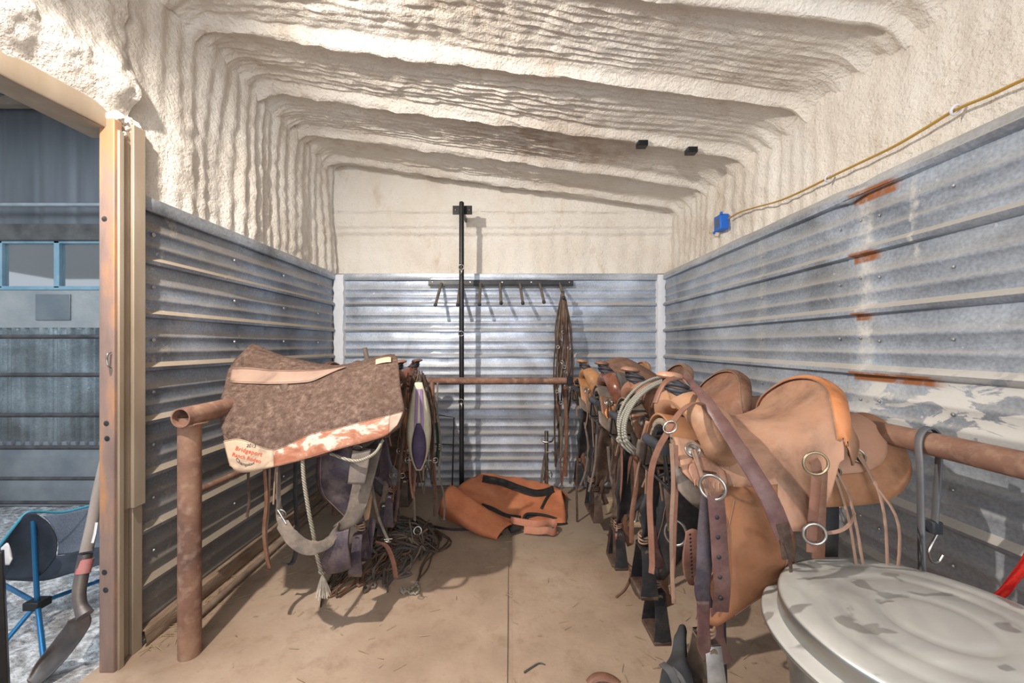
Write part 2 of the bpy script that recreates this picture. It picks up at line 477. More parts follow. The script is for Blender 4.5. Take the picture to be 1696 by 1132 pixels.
# left wall foam (above the metal, and above the doorway opening)
DY = 1.62                       # doorway edge
DH = 2.17                       # header height
def f_wl(y0, y1, z0fn, z1=3.05, seed=1.0, sgn=1):
    def f(u, v):
        y = y0 + (y1 - y0) * u; zb = z0fn(y); z = zb + (z1 - zb) * v
        k = min(1, (z - zb) / .05 + .15)
        far = 1.25 if y > 2.3 else .9
        x = XL + (drips(y, z, seed) * 1.3 * far - .004) * k + .012 * k
        return Vector((x, y, z))
    return f
wl = foam_grid('wall_left', f_wl(DY + .02, YB + .02, lambda y: TOP - .03), 330, 120)
tag(wl, 'left wall with cream foam above corrugated metal siding', kind='structure')
def f_hdr(u, v):
    y = Y0 + (DY + .03 - Y0) * u; z = DH + (3.05 - DH) * v
    e = min(1, v * 5)
    x = XL + .018 * e + .030 * nz(y * 2, z, 2, 3.5) * e + .017 * nz(y, z, 6, 13) * e + .010 * nz(y, z, 8, 30) * e + .01 * math.sin(y * 17) * e
    x += .05 * math.exp(-((v - .22) / .10) ** 2)
    return Vector((x, y, z))
hd = foam_grid('wall_left_header', f_hdr, 240, 110); tag(hd, 'foam covered wall above the open doorway', kind='structure')
MB().box((XL - .12, Y0, DH - .01), (XL + .006, DY + .02, DH + .03)).box((XL - .12, Y0, DH + .03), (XL - .055, DY + .02, 3.05)).build('trim_1', CREAMP, None, False)
tag(bpy.data.objects['trim_1'], 'cream steel header over the doorway', kind='structure')
# bottom lip of the header
lip = MB(); lip.ribbon([V(XL + .01, y, DH + .03 + .006 * math.sin(y * 9)) for y in [Y0 + k * .12 for k in range(28)]], .085, .012, (0, 0, 1))
lip.build('trim_2', CREAMP); tag(bpy.data.objects['trim_2'], 'cream metal edge strip under the foam header', kind='structure')
# right wall foam
def f_wr(u, v):
    y = Y0 + (YB + .02 - Y0) * u; z = TOP - .06 + (2.75 - TOP + .06) * v
    k = 1.2 if y > 2.2 else .55
    x = XRF - drips(y, z, 21) * k - .02 * max(0, y - 2.6)
    return Vector((x, y, z))
wr = foam_grid('wall_right', f_wr, 380, 90); tag(wr, 'right wall with smooth cream foam above corrugated metal siding', kind='structure')
# back wall foam
def f_wb(u, v):
    x = -1.72 + (XRF + .14 + 1.72) * u; z = TOP - .04 + (3.1 - TOP) * v
    y = YB
    y -= .004 * math.sin(x * 40 + 2 * nz(x, z, 1, 2)) * (1 if z < 2.35 else .1) + .012 * nz(x, z * .5, 4, 3) + .003 * nz(x, z, 7, 20)
    for zc, w, a in ((2.34, .02, .018), (2.30, .02, -.010), (2.515, .006, -.02), (2.44, .02, .006)):
        y -= a * math.exp(-((z - zc - .008 * nz(x, 0, 3, 3)) / w) ** 2)
    if z > 2.53: y -= .03
    elif z > 2.36: y -= .03 * min(1, (z - 2.36) / .03)
    return Vector((x, y, z))
wb = foam_grid('wall_back', f_wb, 300, 140); tag(wb, 'back wall with cream foam above corrugated metal siding', kind='structure')

# corrugated siding: ribs run horizontally
RIB0 = 1.896; RSP = 0.2363
def rib(h):
    """how far the sheet stands out at height h"""
    d = 0.0
    q = (RIB0 - h) / RSP; k = round(q); e = (q - k) * RSP          # e < 0 above the rib's lower edge
    a = -e
    # sloping dusty shoulder above, sharp underside
    if -.004 <= a < .0: d = .026 * (a + .004) / .004
    elif 0 <= a < .016: d = .026
    elif .016 <= a < .036: d = .026 * (1 - (a - .016) / .020)
    fr = (q % 1.0)
    for c in (.36, .66):
        b = abs(fr - c) * RSP
        if b < .011: d = max(d, .0055 * min(1, (.011 - b) / .006))
    return d
def hs(z0, z1):
    out = []; z = z1
    pts = set()
    for k in range(-1, 12):
        b = RIB0 - k * RSP
        for a in (-.0041, -.004, 0, .016, .036, .0361): pts.add(round(b + a, 5))
        for c in (.36, .66):
            m = b - c * RSP
            for a in (-.011, -.005, .005, .011): pts.add(round(m + a, 5))
    pts = [p for p in pts if z0 < p < z1] + [z0, z1]
    return sorted(pts)
def siding(name, mat, a, b, nrm, z0, z1, parent, n=60, seed=0):
    a = Vector(a); b = Vector(b); nrm = Vector(nrm); zs = hs(z0, z1); g = []
    for i in range(n + 1):
        p = a.lerp(b, i / n)
        row = []
        for z in zs:
            w = .004 * nz(p.x + p.y, z, seed, 1.6) + .0012 * nz(p.x + p.y, z * 2, seed, 5)
            row.append(Vector((p.x, p.y, z)) + nrm * (rib(z + .004 * nz(p.x + p.y, 0, seed, 1)) + w))
        g.append(row)
    mb = MB().grid(g)
    return mb.build(name, mat, parent)
o = siding('metal_siding', GALV_L, (XL + .004, 1.672, 0), (XL + .004, 3.66, 0), (1, 0, 0), -.02, TOP, wl, 90, 2)
siding('metal_siding', GALV_B, (-1.61, YB - .025, 0), (1.41, YB - .025, 0), (0, -1, 0), -.02, TOP, wb, 70, 5)
siding('metal_siding', GALV_R, (XR - .005, 1.615, 0), (XR - .005, 3.66, 0), (-1, 0, 0), .02, TOP, wr, 70, 8)
siding('metal_siding', GALV_R, (XR - .012, Y0, 0), (XR - .012, 1.64, 0), (-1, 0, 0), .02, TOP + .005, wr, 90, 9)
# cap flashings on the siding
def cap(parent, a, b, inward, mat, z=TOP):
    a = Vector(a); b = Vector(b); n = Vector(inward)
    m = MB(); g = []
    prof = [(-.06, .004), (.0, .012), (.026, .012), (.028, -.004), (.024, -.045), (.020, -.05)]
    for i in range(31):
        p = a.lerp(b, i / 30); wv = .004 * nz(p.x, p.y, 1, 3)
        g.append([Vector((p.x, p.y, z + dz + wv)) + n * dx for dx, dz in prof])
    m.grid(g); return m.build('flashing', mat, parent, solid=.001)
cap(wl, (XL + .004, 1.70, 0), (XL + .004, 3.65, 0), (1, 0, 0), GALV_C)
cap(wb, (-1.61, YB - .025, 0), (1.41, YB - .025, 0), (0, -1, 0), GALV_C)
m = MB(); g = []
for i in range(81):
    y = Y0 + (3.64 - Y0) * i / 80
    wv = .005 * nz(y, 1, 2, 3) - (.018 * math.exp(-((y - 1.62) / .05) ** 2))
    g.append([Vector((XR + .085, y, TOP + .035 + wv)), Vector((XR + .02, y, TOP + .028 + wv)), Vector((XR - .02, y, TOP + .005 + wv)), Vector((XR - .03, y, TOP - .03 + wv)), Vector((XR - .026, y, TOP - .045 + wv))])
m.grid(g).build('flashing', GALV_C, wr, solid=.001)
# white sealant in the two back corners
for (x0, x1) in ((-1.612, -1.505), (1.33, 1.42)):
    g = []
    for i in range(80):
        z = .02 + (TOP - .02) * i / 79
        j = .008 * nz(x0, z, 3, 14) + .010 * nz(x0, z, 5, 30)
        g.append([Vector((x0, 3.615 + .02, z)), Vector((x0 + .01 + j, 3.588, z)), Vector(((x0 + x1) / 2, 3.580, z)), Vector((x1 - .01 - j, 3.588, z)), Vector((x1, 3.635, z))])
    o = MB().grid(g).build('trim_%d' % (3 if x0 < 0 else 4), WHITEF); tag(o, 'white sealant strip in the back %s corner' % ('left' if x0 < 0 else 'right'), kind='structure')
# unseen slabs added behind the walls to stop light leaking in
for nm, a, b, par in (('light_block', (XL - .09, 1.70, -.05), (XL - .05, 3.80, 3.10), wl), ('light_block', (XL - .09, YB + .05, -.05), (XR + .25, YB + .10, 3.10), wb),
                      ('light_block', (XR + .15, Y0, -.05), (XR + .20, 3.70, 2.80), wr)):
    MB().box(a, b).build(nm, GALV_O, par, False)
# screws in the siding
SCREW = mat_noise('grey_screw_heads', (.35, .35, .36), (.6, .6, .6), 30, .4, .8, 0)
m = MB()
for y in (.95, 1.25, 1.50, 1.58, 1.68, 2.2, 2.75, 3.3):
    for k in range(6):
        z = RIB0 - k * RSP - .10 + .03 * nz(y, k, 0, 9)
        m.lathe([(.0001, .004), (.003, .0035), (.004, .0015), (.006, .001), (.006, 0)], (XR - .016, y, z), 10, (-1, 0, 0))
m.build('screw_heads', SCREW, wr)['kind'] = 'stuff'
m = MB()
for y in (1.78, 2.3, 2.8, 3.3):
    for k in range(7):
        m.lathe([(.0001, .007), (.004, .006), (.006, .002), (.009, .0015), (.009, 0)], (XL + .010, y, RIB0 - k * RSP - .10 + .03 * nz(y, k, 0, 9)), 10, (1, 0, 0))
m.build('screw_heads', SCREW, wl)['kind'] = 'stuff'

# floor: two slabs with a joint
fl = MB()
def slab(x0, x1):
    g = []
    nx = max(2, int((x1 - x0) / .04)); ny = 130
    for i in range(nx + 1):
        x = x0 + (x1 - x0) * i / nx; row = []
        for j in range(ny + 1):
            y = Y0 + (3.64 - Y0) * j / ny
            e = .006 * math.exp(-((x - 0.0) / .010) ** 2)
            row.append(Vector((x, y, .003 * nz(x, y, 0, 3) - e)))
        g.append(row)
    fl.grid(g)
slab(-1.66, -.012); slab(.012, 1.46)
fl.box((-.013, Y0, -.03), (.013, 3.64, -.012))
fo = fl.build('floor', FLOOR); tag(fo, 'dusty tan concrete floor with a straight joint down the middle', kind='structure')
# straw and grit along the walls and loose on the floor
STRAW = mat_noise('straw', (.45, .34, .20), (.28, .20, .12), 9, .9, 0, 0)
m = MB(); rs = random.Random(3)
for k in range(560):
    if k < 230: y = rs.uniform(1.66, 3.4); x = XL + .06 + abs(rs.gauss(0, .07))
    elif k < 330: x = rs.gauss(-.9, .35); y = rs.gauss(2.4, .4)
    elif k < 420: x = rs.gauss(.75, .3); y = rs.gauss(1.8, .6)
    else: x = rs.uniform(-1.3, 1.2); y = rs.uniform(1.2, 3.4)
    if not (-1.58 < x < 1.35 and y < 3.5): continue
    a = rs.uniform(0, 3.14); l = rs.uniform(.006, .03)
    m.obox((x, y, .005), (math.cos(a) * l, math.sin(a) * l, rs.uniform(-.002, .004)), (-math.sin(a) * .0009, math.cos(a) * .0009, 0), (0, 0, .0009))
so = m.build('straw_litter', STRAW, None, False); tag(so, 'bits of straw and grit scattered over the concrete floor', 'straw', kind='stuff')

# doorway: rusty jamb, cream channel, door stop
j = MB().box((-1.628, 1.565, 0), (-1.568, 1.60, 2.20)).box((-1.628, 1.60, 0), (-1.616, 1.68, 2.20))
jo = j.build('door_1', JAMB, None, True, bevel=.004); tag(jo, 'rusty steel door jamb with bolt holes', kind='structure')
for z in (.33, .40, .93, .99, 1.80):
    MB().lathe([(.0001, .001), (.009, .0012), (.011, 0)], (-1.602 + .008 * math.sin(z * 9), 1.5645, z), 14, (0, -1, 0)).build('bolt_hole', LT_BLACK, jo)
h = MB().tube(cr([P(183, 584, 1.56), P(178, 588, 1.545), P(177, 598, 1.545), P(179, 606, 1.545), P(184, 610, 1.56)], 5), .0035, 8)
h.build('latch_staple', CHROME, jo)
t = MB().box((-1.57, 1.578, .0), (-1.560, 1.60, 2.16)).box((-1.604, 1.60, .62), (-1.580, 1.645, 2.22)).box((-1.603, 1.645, .62), (-1.566, 1.70, 2.22)).box((-1.61, 1.60, .0), (-1.597, 1.70, .64))
t.box((-1.597, 1.655, 0), (-1.580, 1.70, .62))
to = t.build('trim_5', CREAMP, None, True, bevel=.003); tag(to, 'cream steel channel beside the doorway', kind='structure')
sl = MB(); g = []
path = [V(-1.590 + .004 * nz(0, z, 1, 20), 1.615 + .006 * nz(0, z, 2, 12), z) for z in [.02 + k * .02 for k in range(109)]]
sl.tube(path, [.006 + .004 * noise.noise(Vector((0, 0, k * .7))) for k in range(109)], 8)
sl.build('foam_bead', FOAM, to)
# foam blob where header and channel meet
g = []
bl = MB()
for c, r in ((V(-1.605, 1.64, 2.195), .030), (V(-1.60, 1.60, 2.215), .032), (V(-1.61, 1.67, 2.23), .036), (V(-1.595, 1.62, 2.16), .018), (V(-1.60, 1.63, 2.12), .014)):
    k0 = len(bl.v)
    pr = [(r * math.sin(R(a)) * (1 + .2 * nz(a, r, 0, 3)), -r * math.cos(R(a))) for a in range(0, 181, 18)]
    bl.lathe(pr, c, 16)
bb = bl.build('foam_blob', FOAM, to, sub=2)
tx = bpy.data.textures.new('lumps', 'CLOUDS'); tx.noise_scale = .03
dm = bb.modifiers.new('lumps', 'DISPLACE'); dm.texture = tx; dm.strength = .035; dm.mid_level = .5
# the edge of the near jamb at the very left of the frame
MB().tube([V(-1.712, 1.33, 0), V(-1.735, 1.335, .60)], [.030, .022], 4).build('trim_6', BLACKP, None, True, bevel=.003)
tag(bpy.data.objects['trim_6'], 'dark steel stub at the near side of the doorway', kind='structure')

# wooden sill and loose pipe along the left wall
WOOD = mat_noise('old_timber', (.20, .13, .085), (.36, .26, .18), 7, .85, 0, .6, 40, .006, stretch=(4, 1, 4))
m = MB(); g = []
for i in range(60):
    y = 1.70 + 1.93 * i / 59; a = .008 * nz(y, 0, 2, 6)
    g.append([V(XL + .0, y, .075 + a), V(XL + .045 + a, y, .07 + a), V(XL + .055 + a, y, .02), V(XL + .045, y, .0)])
o = m.grid(g).build('baseboard_left', WOOD); tag(o, 'weathered timber sill along the foot of the left wall', kind='structure')
PB = mat_noise('dusty_pipe', (.17, .11, .08), (.30, .22, .16), 9, .8, 0, .3)
o = MB().tube([V(-1.475, 1.84, .018), V(-1.49, 2.6, .019), V(-1.50, 3.5, .018)], .017, 14).build('loose_pipe', PB)
tag(o, 'thin dusty pipe lying on the floor along the left wall', 'pipe')

# ------------------------------------------------------------------ yard beyond the doorway
g = [[V(-5.2 + i * .06, -1.0 + jj * .06, -.012 + .022 * nz(i * .06, jj * .06, 0, 5) + .014 * nz(i * .06, jj * .06, 1, 14)) for jj in range(74)] for i in range(61)]
o = MB().grid(g).build('floor_yard', GRAVEL); tag(o, 'pale gravelly ground outside the doorway', kind='structure')
YO = 3.2
ow = MB(); g = []
n = 260
for i in range(n + 1):
    x = -4.7 + (3.0) * i / n
    g.append([V(x, YO + .020 * math.sin(x * 85), z) for z in (.50, 1.44)])
wo = ow.grid(g).build('wall_outer', GALV_O); tag(wo, 'corrugated and sheet metal wall seen through the doorway', kind='structure')
MB().box((-4.7, YO - .004, .0), (-1.7, YO + .02, .52)).build('lower_sheet', mat_noise('pale_blue_sheet', (.24, .27, .30), (.40, .42, .43), 3, .6, .2, .3), wo, False)
MB().box((-4.7, YO - .012, 1.44), (-1.7, YO + .02, 1.76)).build('tin_sheet', mat_noise('pale_tin_sheet', (.34, .37, .39), (.52, .53, .52), 2.5, .4, .5, .5, 6, .03), wo, False)
MB().box((-3.82, YO - .020, 1.50), (-3.54, YO - .012, 1.71)).build('square_patch', mat_noise('grey_tin_patch', (.19, .22, .25), (.26, .29, .31), 5, .4, .5, .2), wo, True, bevel=.003)
gs = MB(); g = []
for i in range(200):
    x = -4.7 + 3.0 * i / 199
    g.append([V(x, YO + .0 + .008 * max(0, math.sin(x * 21)) ** 6, z) for z in (2.26, 3.26)])
gs.grid(g).build('upper_sheet', mat_noise('dull_grey_sheet', (.12, .135, .15), (.19, .205, .225), 2, .5, .3, .2, 20, .004, stretch=(3, 1, .3)), wo)
MB().box((-4.7, YO - .04, 2.14), (-1.7, YO + .03, 2.27)).build('girt', mat_noise('dark_girt', (.06, .06, .06), (.13, .125, .12), 8, .7, .1, .2), wo, False, bevel=.004)
win = MB().box((-4.7, YO - .02, 1.745), (-1.7, YO + .03, 1.775)).box((-4.7, YO - .02, 2.12), (-1.7, YO + .03, 2.145))
for x in (-4.11, -3.65, -2.9): win.box((x - .022, YO - .02, 1.76), (x + .022, YO + .03, 2.14))
BLUEP = mat_noise('faded_blue_paint', (.17, .33, .43), (.30, .44, .52), 8, .6, .1, .2)
wi = win.build('window_1', BLUEP, None, False, bevel=.003); tag(wi, 'blue framed window strip in the outer metal wall', kind='structure')
gm = base_mat('hazy_glass', (.85, .88, .9), .04); gm.node_tree.nodes['Principled BSDF'].inputs['Transmission Weight'].default_value = .96
MB().box((-4.7, YO + .004, 1.76), (-1.7, YO + .010, 2.14)).build('pane', gm, wi, False)
# roof and sill seen through that window
o = MB().add([(-9, 3.6, 2.75), (-1.8, 3.6, 2.75), (-1.8, 7.8, 2.62), (-9, 7.8, 2.62)], [(0, 1, 2, 3)]).build('ceiling_shed', mat_noise('shed_roof', (.16, .17, .17), (.24, .25, .25), 3, .7, 0, 0, stretch=(20, 1, 1)), None, False, solid=.02); tag(o, 'underside of a neighbouring shed roof through the window', kind='structure')
o = MB().box((-9.5, 7.8, 0), (-1.8, 7.9, 2.42)).build('wall_shed', mat_noise('shed_wall', (.75, .75, .74), (.85, .85, .84), 3, .7), None, False); tag(o, 'bright far shed wall through the window', kind='structure')
# outer roof deck
g = []
for i in range(150):
    x = -5.0 + 3.3 * i / 149
    d = .035 if (x * 4.2) % 1 < .22 else 0
    g.append([V(x, 2.0, 3.30 + .0 - d), V(x, 3.35, 3.27 - d)])
o = MB().grid(g).build('ceiling_outer', mat_noise('blue_grey_deck', (.22, .30, .37), (.34, .42, .48), 2, .5, .3, 0)); tag(o, 'ribbed metal roof beyond the doorway', kind='structure')
MB().box((-4.9, 3.1, 3.19), (-1.7, 3.16, 3.26)).build('beam', CREAMP, o, False)
# horizontal pipe bars fixed to that wall
DKP = mat_noise('dark_pipe', (.05, .05, .055), (.12, .11, .11), 9, .6, .3, .2)
pt = thing('pipe_fence_panel', 'dark horizontal pipe bars of a corral panel against the outer metal wall', 'fence', (-3.2, 3.05, 0))
for z in (.085, .27, .51, .76, 1.07, 1.365):
    MB().tube([V(-1.5, 0, z), V(1.4, 0, z)], .017 if z > .4 else .014, 10).build('rail', DKP, pt)
for x in (-.90, 1.1): MB().tube([V(x, .03, -.03), V(x, .03, .52)], .022, 10).build('post', DKP, pt)
rd = thing('conduit_rod', 'thin grey rod running across the upper outer wall', 'rod', (-3.2, 3.1, 2.40))
MB().tube([V(-1.5, 0, 0), V(1.4, 0, .0)], .016, 10).build('rod', mat_noise('grey_rod', (.3, .34, .36), (.4, .45, .48), 8, .5, .3, 0), rd)
MB().box((-.03 + .16 - .02, -.02, -.03), (.16, .02, .04)).build('clamp', BLACKP, rd)

# ------------------------------------------------------------------ pipe saddle rack round the three walls
RH = 1.035
XLR, XRR, YRB = -1.335, 1.13, 3.10
rack = thing('saddle_rack', 'rusty pipe rail on posts running round the room to carry saddles', 'saddle rack', (0, 2.4, 0))
def rk(mb, name, m=None, parent=None, **k):
    o = mb.build(name, m or PIPE, None, **k); o.location = (0, 0, 0)
    o.parent = parent or rack; o.matrix_parent_inverse = rack.matrix_world.inverted() if not parent else Matrix()
    if not parent: o.matrix_parent_inverse = Matrix.Translation((0, -2.4, 0))
    return o
def hollow_pipe(a, b, r, wall=.006, seg=28):
    a = Vector(a); b = Vector(b); ax = (b - a).normalized()
    L = (b - a).length
    return MB().lathe([(r - wall, .14), (r - wall, 0), (r, 0), (r, L)], a, seg, ax)
rk(hollow_pipe((XLR, 1.60, 1.005), (XLR, 3.13, 1.02), .040), 'rail')
m = hollow_pipe((-1.345, 1.66, 1.00), (-1.345, 1.66, -.02), .041)
rk(m, 'post')
rk(MB().tube([V(XLR - .038, 1.62, .972), V(XLR, 1.615, .962), V(XLR + .038, 1.62, .972), V(XLR + .034, 1.70, .970), V(XLR, 1.70, .960), V(XLR - .034, 1.70, .970)], .005, 6, closed=True), 'weld_bead')
rk(MB().tube([V(XLR, YRB, 1.02), V(XRR, YRB, 1.02)], .027, 20), 'rail')
rk(MB().tube([V(XRR, Y0 + .3, 1.04), V(XRR, 3.13, 1.03)], .031, 24), 'rail')
rk(MB().tube([V(XLR, 3.05, 1.0), V(XLR, 3.05, 0)], .035, 20), 'post')
rk(MB().tube([V(XRR, 3.05, 1.0), V(XRR, 3.05, 0)], .035, 20), 'post')
rk(MB().tube([V(XRR, 2.45, 1.0), V(XRR, 2.45, 0)], .035, 20), 'post')
rk(MB().tube([V(-1.50, 1.86, .60), V(-1.50, 3.55, .57)], .016, 14), 'lower_rail')
rk(MB().box((.440, 3.065, .985), (.485, 3.14, 1.055)), 'clamp', BLACKP, bevel=.004)
rk(MB().tube(cr([P(716, 633, 3.0), P(716, 660, 2.97), P(720, 706, 2.95)], 4), .017, 14), 'peg')
def arm(x_rail, x_tip, y, h=1.03):
    """a black wire saddle arm reaching from the rail into the room"""
    s = 1 if x_tip > x_rail else -1
    t = x_tip
    a = rk(MB().tube([V(x_rail, y, h - .005), V(t, y, h - .012)], .014, 12), 'arm', BLACKP)
    mb = MB().tube([V(t, y - .085, h - .055), V(t, y + .085, h - .055)], .017, 14)
    mb.build('roller', RUBBER, a)
    f = MB()
    for q in (-1, 1):
        f.tube([V(t, y + q * .075, h - .055), V(x_rail - s * 0, y + q * .075, h - .045)], .006, 8)
        f.tube([V(t, y + q * .075, h - .055), V(t - s * .02, y + q * .03, h - .17), V(t - s * .35, y, h - .02)], .005, 8)
        f.tube([V(t, y + q * .075, h - .055), V(t, y + q * .115, h - .16), V(t - s * .1, y + q * .115, h - .16)], .005, 8)
    f.tube([V(t, y - .115, h - .16), V(t, y + .115, h - .16)], .005, 8)
    f.build('wire_brace', BLACKP, a)

# ------------------------------------------------------------------ saddles
def drape(s, d, off=0.0):
    r0 = .12; A = R(55); r = r0 + off
    sg = 1 if d >= 0 else -1; d = abs(d)
    if d < r0 * A:
        a = d / r0; y = r * math.sin(a); z = r * math.cos(a) - r0
    else:
        e = d - r0 * A; y = r * math.sin(A) + e * math.cos(A); z = r * math.cos(A) - r0 - e * math.sin(A)
        c = max(0, e - .10); y -= c * .25
    zr = .28 * (s + .03) ** 2
    return Vector((s, sg * y, z + zr))
def drape_patch(outl, off, n=26, m=12, both=False, d_in=None):
    """outl: function s in 0..1 -> (x, d_inner, d_outer)"""
    g = []
    for i in range(n + 1):
        x, a, b = outl(i / n)
        g.append([drape(x + (0), a + (b - a) * j / m, off) for j in range(m + 1)])
    return g
def rounded(x0, x1, dm, r0=.10, r1=.10, inner=0.0, pw=2.2):
    def f(t):
        x = x0 + (x1 - x0) * (0.5 - .5 * math.cos(math.pi * t))
        e = dm
        if x - x0 < r0: e = dm * (max(0, 1 - (1 - (x - x0) / r0) ** pw)) ** (1 / pw) * .55 + dm * .45 * (1 if x > x0 + 1e-6 else .9)
        if x1 - x < r1: e = min(e, dm * (max(0, 1 - (1 - (x1 - x) / r1) ** pw)) ** (1 / pw) * .55 + dm * .45)
        return x, inner, e
    return f
def mirror(g): return [[Vector((p.x, -p.y, p.z)) for p in row] for row in g]
def full_patch(outl, off, n=30, m=12):
    g = []
    for i in range(n + 1):
        x, a, b = outl(i / n)
        g.append([drape(x, -b + 2 * b * j / (2 * m), off) for j in range(2 * m + 1)])
    return g
def hang(mb, x, y, z0, z1, w=.009, t=.0025, sway=.012, rnd=random, side=(1, 0, 0), n=7):
    pts = []
    a = rnd.uniform(-sway, sway); b = rnd.uniform(-sway, sway)
    for i in range(n):
        k = i / (n - 1)
        pts.append(V(x + a * math.sin(k * 2.6) + b * k, y + .25 * b * k + .15 * a * math.sin(k * 4), z0 + (z1 - z0) * k))
    mb.ribbon(cr(pts, 3), w, t, side)
def saddle(loc, yaw, label, pal, near=1, group=None, name='western_saddle', fender_len=.50, strings=True, horn_wrap=RUBBER, wrap_r=.036, metal_stirrup=True, fx=0.0, fender_w=1.0, near_fender=True, seedn=1, cord=None):
    """pal: seat, fork, roll, skirt, fender, strap"""
    rnd = random.Random(seedn)
    t = thing(name, label, 'saddle', loc, yaw, group)
    # skirts with fleece
    sk = full_patch(rounded(-.37, .30, .285, .16, .10), .010)
    fl = full_patch(rounded(-.365, .295, .275, .16, .10), -.012)
    MB().grid(fl).build('fleece', WOOL, t, solid=.020, offset=0)
    MB().grid(sk).build('skirt', pal['skirt'], t, solid=.007, offset=0)
    # rear jockey
    MB().grid(full_patch(rounded(-.325, -.09, .195, .13, .05), .021, 22, 9)).build('rear_jockey', pal['seat'], t, solid=.0055, offset=0)
    # seat with side jockeys
    rows = [
        [(.150, 0, .075), (.150, .06, .058), (.152, .115, .000), (.165, .160, -.075), (.180, .195, -.140), (.190, .215, -.175)],
        [(.10, 0, .046), (.10, .05, .036), (.10, .105, -.008), (.105, .155, -.072), (.110, .205, -.150), (.115, .232, -.205)],
        [(.03, 0, .032), (.03, .065, .026), (.03, .122, -.012), (.03, .170, -.080), (.025, .215, -.165), (.02, .240, -.225)],
        [(-.05, 0, .038), (-.05, .085, .038), (-.05, .148, .006), (-.05, .182, -.062), (-.05, .215, -.125), (-.05, .232, -.170)],
        [(-.115, 0, .066), (-.110, .09, .062), (-.100, .158, .028), (-.095, .188, -.035), (-.092, .205, -.075), (-.09, .215, -.100)],
        [(-.160, 0, .118), (-.150, .088, .104), (-.125, .155, .054), (-.120, .186, -.008), (-.115, .198, -.035), (-.110, .205, -.060)],
        [(-.185, 0, .158), (-.172, .092, .138), (-.138, .163, .075), (-.132, .190, .002), (-.125, .202, -.022), (-.12, .208, -.045)]]
    full = [[V(x, -y, z) for x, y, z in reversed(r[1:])] + [V(*p) for p in r] for r in rows]
    g = surf(full, 4, 5)
    MB().grid(g).build('seat', pal['seat'], t, solid=.006, offset=-1 if True else 1)
    # cantle back and binding
    rim = [p for p in g[-1]]; nr = len(rim); k0, k1 = int(nr * .20), int(nr * .80)
    rim = rim[k0:k1 + 1]; cg = []
    for i, p in enumerate(rim):
        u = (i / (len(rim) - 1) - .5) * 2
        base = V(-.222 + .07 * u * u, p.y * 1.02, .034 - .10 * abs(u) ** 2.2)
        cg.append([p, p.lerp(base, .35) + V(-.004, 0, 0), base])
    MB().grid(cg).build('cantle', pal['fork'], t, solid=.006)
    rg = []; pipe = []
    for i, p in enumerate(rim):
        u = (i / (len(rim) - 1) - .5) * 2; e = (1 - abs(u) ** 4) * .9 + .1
        out = V(-1.0, .55 * u, -.15).normalized()
        q0 = p + V(.010, -.004 * u, -.002); 
        rg.append([q0, p + V(0, 0, .007), p + out * (.016 * e) + V(0, 0, .006), p + out * (.034 * e) + V(0, 0, -.004), p + out * (.036 * e) + V(0, 0, -.012), p + out * .012 + V(0, 0, -.014)])
        pipe.append(q0 + V(.001, 0, .002))
    rl = MB().grid(rg).build('cantle_binding', pal['roll'], t, solid=.003)
    MB().tube(pipe, .0022, 6).build('rim_stitching', LT_PALE, rl)
    # fork: an arch with a swelling on each side
    half = [(.128, -.085, .020, .040), (.150, -.045, .032, .050), (.160, .000, .043, .058), (.140, .045, .048, .058), (.085, .074, .040, .052), (.0, .086, .034, .046)]
    cp = [(-y, z, rn, rx) for y, z, rn, rx in half] + [(y, z, rn, rx) for y, z, rn, rx in reversed(half[:-1])]
    pv = cr([V(y, z, 0) for y, z, a, b in cp], 5); rv = cr([V(a, b, 0) for y, z, a, b in cp], 5)
    fg = []
    for i, p in enumerate(pv):
        tg = (pv[min(len(pv) - 1, i + 1)] - pv[max(0, i - 1)]).normalized(); nn = Vector((-tg.y, tg.x, 0))
        row = []
        for k in range(19):
            a = 2 * math.pi * k / 18
            x = .195 + .30 * (p.y) + rv[i].y * math.cos(a)
            # front face flattened and undercut
            o = rv[i].x * math.sin(a)
            row.append(Vector((x, p.x + nn.x * o, p.y + nn.y * o)))
        fg.append(row)
    MB().grid(fg).build('fork', pal['fork'], t)
    seam = [V(fg[i][7].x - .001, fg[i][7].y, fg[i][7].z) for i in range(6, len(fg) - 6)]
    # horn
    hn = cr([V(.222, 0, .085), V(.240, 0, .115), V(.256, 0, .145), V(.264, 0, .160)], 4)
    MB().tube(hn, [.046, .034, .027, .024], 18).build('horn_neck', pal['fork'], t)
    ax = V(-.12, 0, 1).normalized()
    hc = MB().lathe([(.0001, .012), (.020, .0125), (.034, .009), (.041, .003), (.042, -.002), (.038, -.007), (.026, -.010), (.012, -.011)], (.268, 0, .166), 32, ax)
    ho = hc.build('horn_cap', pal.get('cap', pal['seat']), t)
    if horn_wrap:
        wr_ = MB()
        for k in range(5):
            a = k * 1.3; c = V(.236 + .006 * k, 0, .112 + .0095 * k)
            wr_.ring(c, wrap_r - .001 * k + .002 * math.sin(a), .0075, (.25 * math.sin(a) - .35, .25 * math.cos(a), 1), 26)
        wr_.build('horn_wrap', horn_wrap, t)
    for sd in (1, -1):
        isn = (sd == near)
        # front jockey and rigging plate
        def fj(tt):
            x = .105 + .20 * tt
            b = .15 + .14 * math.sin(math.pi * min(1, .25 + .62 * tt)) ** .8
            return x, .115, b
        gg = drape_patch(fj, .026, 16, 8)
        if sd < 0: gg = mirror(gg)
        MB().grid(gg).build('front_jockey', pal['seat'], t, solid=.006, offset=0)
        def rp(tt):
            x = .185 + .105 * tt; c = .215; w = .062 * math.sin(math.pi * min(.999, max(.04, tt))) ** .55
            return x, c - w * .75, c + w
        gg = drape_patch(rp, .034, 14, 8)
        if sd < 0: gg = mirror(gg)
